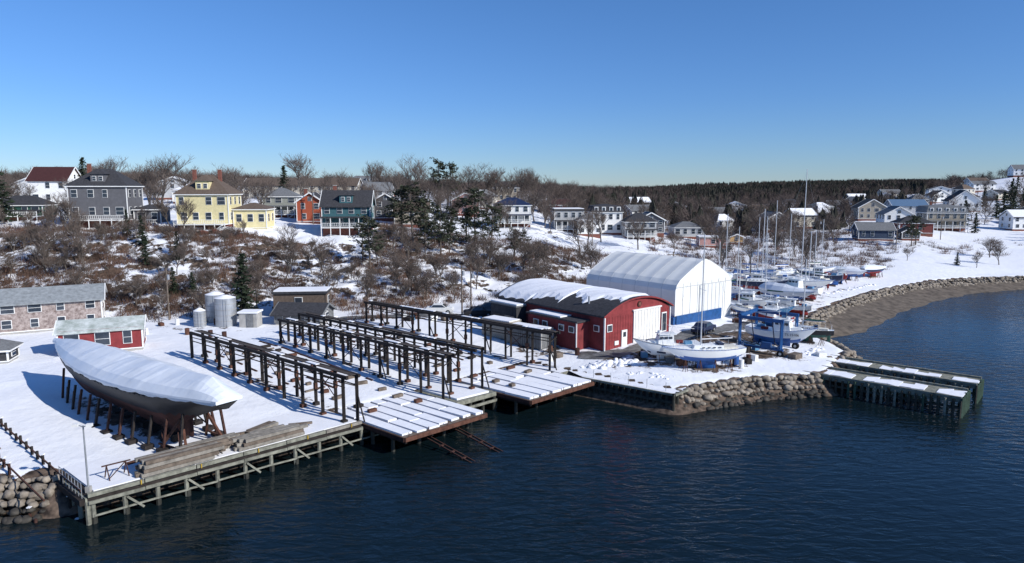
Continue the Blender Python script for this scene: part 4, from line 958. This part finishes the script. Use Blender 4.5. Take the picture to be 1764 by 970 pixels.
def conifer_mesh(seed,H=10,pine=False):
    r=random.Random(seed)
    mb=MB(); mb.cyl((0,0,-.5),(0,0,H*.97),H*.018,H*.004,BARK,6)
    mt=PINEM if pine else CONIF
    nb=150 if not pine else 34
    for i in range(nb):
        f=(i+r.random())/nb
        if pine: zz=H*(.32+.66*f); L=H*.26*(1-abs(f-.35)*.9)*r.uniform(.5,1.25)
        else: zz=H*(.06+.93*f); L=H*.23*(1-f)**.8*r.uniform(.65,1.2)+.12
        an=r.uniform(0,6.28); dz=(r.uniform(.0,.5) if pine else r.uniform(-.35,.0)); d=Vector((math.cos(an),math.sin(an),dz))
        tip=Vector((0,0,zz))+d*L
        if pine: mb.cyl((0,0,zz),tip,.05*H/10,.02,BARK,3)
        n=28 if pine else max(5,int(18*(1-f)))
        for j in range(n):
            g=(r.uniform(.45,1.08) if pine else (j+.5)/n); c=Vector((0,0,zz)).lerp(tip,g)+Vector((r.gauss(0,1),r.gauss(0,1),r.gauss(0,.5)))*(H*.03 if pine else H*.012)
            s=H*(.025 if pine else .028)*r.uniform(.6,1.3); u=Vector((r.uniform(-1,1),r.uniform(-1,1),r.uniform(-.5,.3))).normalized(); w=Vector((r.uniform(-1,1),r.uniform(-1,1),r.uniform(-.6,.6))).normalized()
            mb.face([c-u*s,c+w*s*.7,c+u*s,c-w*s*.6-Vector((0,0,s*.3))],mt)
    me=bpy.data.meshes.new('conifer'); me.from_pydata(mb.v,[],mb.f)
    for m_ in mb.mats: me.materials.append(m_)
    me.polygons.foreach_set('material_index',mb.m); me.update(); return me
SP=[conifer_mesh(i) for i in range(3)]; PN=[conifer_mesh(20+i,pine=True) for i in range(4)]
for (x,y,h) in [(-40,99.5,9.6),(-104,138,14),(-113,146,16),(-52.5,105,4.5),(-66,122,5.5),(-62,115,5),(-118,190,13),(-49,104,4),(110,168,3.2),(-76,230,12),(170,215,9),(185,230,9),(188,236,8),(176,222,8),(172,260,10),(205,290,10),(215,300,11),(225,285,9),(240,350,10),(160,236,7),(-32,104,3.5),(-58,118,5),(-72,128,5),(215,280,9),(222,292,10),(232,318,10),(246,330,11),(255,340,10),(262,352,11),(270,372,11),(196,245,7),(280,385,12),(300,410,12)]:
    inst(R.choice(SP),'spruce_tree',x,y,h,wide=R.uniform(.95,1.3))
for (x,y,h) in [(-25.5,122,9.5),(-20,138,12.5),(-22.3,139,11),(-8,148,12.5),(-4.5,147,10),(-6,144,9),(-12.5,136,7),(-14,134,8),(.5,138,6.5),(116,198,9),(119,201,8.5),(-16,142,9),(-27.5,125,7),(2.5,138,6),(-10,150,10),(190,262,10),(42,290,9),(70,300,9),(-24.5,235,16),(-21,236,15),(-18,141,10),(-13,146,8),(-9,140,7),(-17,133,6)]:
    inst(R.choice(PN),'pine_tree',x,y,h,wide=R.uniform(1.0,1.4))
def burst(n,seed,tree):
    r=np.random.RandomState(seed); V=[]
    for i in range(n):
        a=r.uniform(0,6.28)
        if tree: z0=r.uniform(.15,.7); p=np.array([0,0,z0])+np.array([r.normal(0,.1),r.normal(0,.1),0]); q=p+np.array([math.cos(a)*r.uniform(.1,.38),math.sin(a)*r.uniform(.1,.38),r.uniform(.08,.38)]); w=.009
        else: p=np.array([r.normal(0,.25),r.normal(0,.25),-.05]); q=p+np.array([math.cos(a)*r.uniform(.05,.5),math.sin(a)*r.uniform(.05,.5),r.uniform(.3,1.0)]); w=.018
        u=r.normal(size=3); u/=np.linalg.norm(u); V+=[p-u*w,p+u*w,q]
    if tree: V+=[np.array([-.02,0,-.05]),np.array([.02,0,-.05]),np.array([0,0,.75])]
    return np.array(V)
def mass(name,tmpls,pts,mat,wide=1.0):
    out=[]
    z=terr(pts[:,0],pts[:,1])
    for k in range(len(pts)):
        t=tmpls[k%len(tmpls)]; a=NR.uniform(0,6.28); s=pts[k,2]; c,d=math.cos(a),math.sin(a)
        out.append(np.stack([(t[:,0]*c-t[:,1]*d)*s*wide+pts[k,0],(t[:,0]*d+t[:,1]*c)*s*wide+pts[k,1],t[:,2]*s+z[k]],-1))
    V=np.concatenate(out); npmesh(name,V,np.arange(len(V)).reshape(-1,3),mat)
def scatter(n,b0,b1,y0,y1,s0,s1,cond=None,pw=1):
    o=[]
    while len(o)<n:
        bq=NR.uniform(b0,b1); y=y0+(y1-y0)*NR.uniform()**pw; x=bq*y
        if y<450 and not clear(x,y,.0): continue
        if cond and not cond(x,y,bq): continue
        o.append((x,y,NR.uniform(s0,s1)))
    return np.array(o)
def wb(x,y,s): return wob(np.array([x]),np.array([y]),s)[0]
def cbank(x,y,b):
    z=tz(x,y)
    if z<3.22: return False
    if b<-.2 and y>134-8*(b>-.3): return False
    return wb(x,y,.22)>(-.4 if z>9.5 else -.18)
T1=[burst(36,i,False) for i in range(6)]; T2=[burst(110,40+i,True) for i in range(6)]
mass('hillside_brush',T1,scatter(4300,-.85,.25,95,158,.7,1.9,cbank),BRUSHM,1.2)
mass('shoreline_brush',T1,scatter(900,.2,.56,135,235,1.0,2.2,lambda x,y,b: tz(x,y)>3.2),BRUSHM,1.3)
mass('field_brush',T1,scatter(200,.55,.85,185,330,.8,1.8,lambda x,y,b: wb(x,y,.07)>.3),BRUSHM,1.3)
mass('distant_bare_woods',T2,scatter(1400,-.85,.75,200,620,6,10.5,lambda x,y,b: not(b>.5 and y<300) and not (b<.0 and y<230) and not (b>.5 and 300<y<640 and R.random()<.65)),WOODSM,1.15)
def cone(n,seed):
    r=np.random.RandomState(seed); V=[]
    for z0,z1,rr in ((.0,.55,.3),(.25,.78,.25),(.5,1.0,.17)):
        a0=r.uniform(0,6.28)
        P=[np.array([math.cos(a0+2*math.pi*i/n)*rr*r.uniform(.5,1.2),math.sin(a0+2*math.pi*i/n)*rr*r.uniform(.5,1.2),z0+r.uniform(-.08,.08)]) for i in range(n)]
        for i in range(n): V+=[P[i],P[(i+1)%n],np.array([r.uniform(-.04,.04),r.uniform(-.04,.04),z1*r.uniform(.92,1.0)])]
    return np.array(V)
T3=[cone(7,i) for i in range(6)]
mass('distant_forest',T3,scatter(6200,.15,.62,640,1560,6,13,lambda x,y,b: (b<.60 or y>1000) and wb(x,y,.02)>-.5,.8),CONIFD)
mass('distant_conifers',T3,scatter(260,.1,.75,230,620,6,11,lambda x,y,b: wb(x,y,.03)>.15 and not(b>.6 and y<600)),CONIFD)
mass('ridge_bare_woods',T2,scatter(2200,-.8,.85,600,1500,9,15,lambda x,y,b: wb(x,y,.012)>-.3),WOODSM,1.4)
# ---------------------------------------------------------------- light, sky, camera
el=math.radians(31); hx,hy=.862,-.507
sd=Vector((hx*math.cos(el),hy*math.cos(el),math.sin(el)))
L=bpy.data.lights.new('sun','SUN'); L.energy=5.0; L.angle=math.radians(.5); L.color=(1,.965,.91)
lo=bpy.data.objects.new('sun',L); S.collection.objects.link(lo); lo.rotation_euler=sd.to_track_quat('Z','Y').to_euler(); lo.location=(50,-30,60)
w=bpy.data.worlds.new('World'); S.world=w; w.use_nodes=True; n=w.node_tree.nodes; l=w.node_tree.links
sk=n.new('ShaderNodeTexSky'); sk.sky_type='NISHITA'; sk.sun_disc=False; sk.sun_elevation=el; sk.sun_rotation=math.atan2(hx,hy); sk.air_density=1.0; sk.dust_density=0; sk.ozone_density=2.0; sk.altitude=300
tc=n.new('ShaderNodeTexCoord'); sx=n.new('ShaderNodeSeparateXYZ'); l.new(tc.outputs['Generated'],sx.inputs[0])
cr=n.new('ShaderNodeValToRGB'); l.new(sx.outputs['Z'],cr.inputs[0]); e=cr.color_ramp.elements
e[0].position=0; e[0].color=(.40,.55,.87,1); e[1].position=.3; e[1].color=(.38,.64,.98,1); k=e.new(.12); k.color=(.36,.57,.94,1)
mx=n.new('ShaderNodeMix'); mx.data_type='RGBA'; mx.blend_type='MULTIPLY'; mx.inputs['Factor'].default_value=1; l.new(sk.outputs[0],mx.inputs['A']); l.new(cr.outputs[0],mx.inputs['B'])
bg=n['Background']; bg.inputs['Strength'].default_value=.13; l.new(mx.outputs['Result'],bg.inputs['Color'])
cam=bpy.data.cameras.new('camera'); co=bpy.data.objects.new('camera',cam); S.collection.objects.link(co); S.camera=co
cam.lens=24; cam.sensor_width=36; cam.clip_start=.5; cam.clip_end=20000
co.location=(0,0,22); co.rotation_euler=(math.radians(90-7.75),0,0)
S.view_settings.view_transform='Standard'; S.view_settings.look='None'; S.view_settings.exposure=0
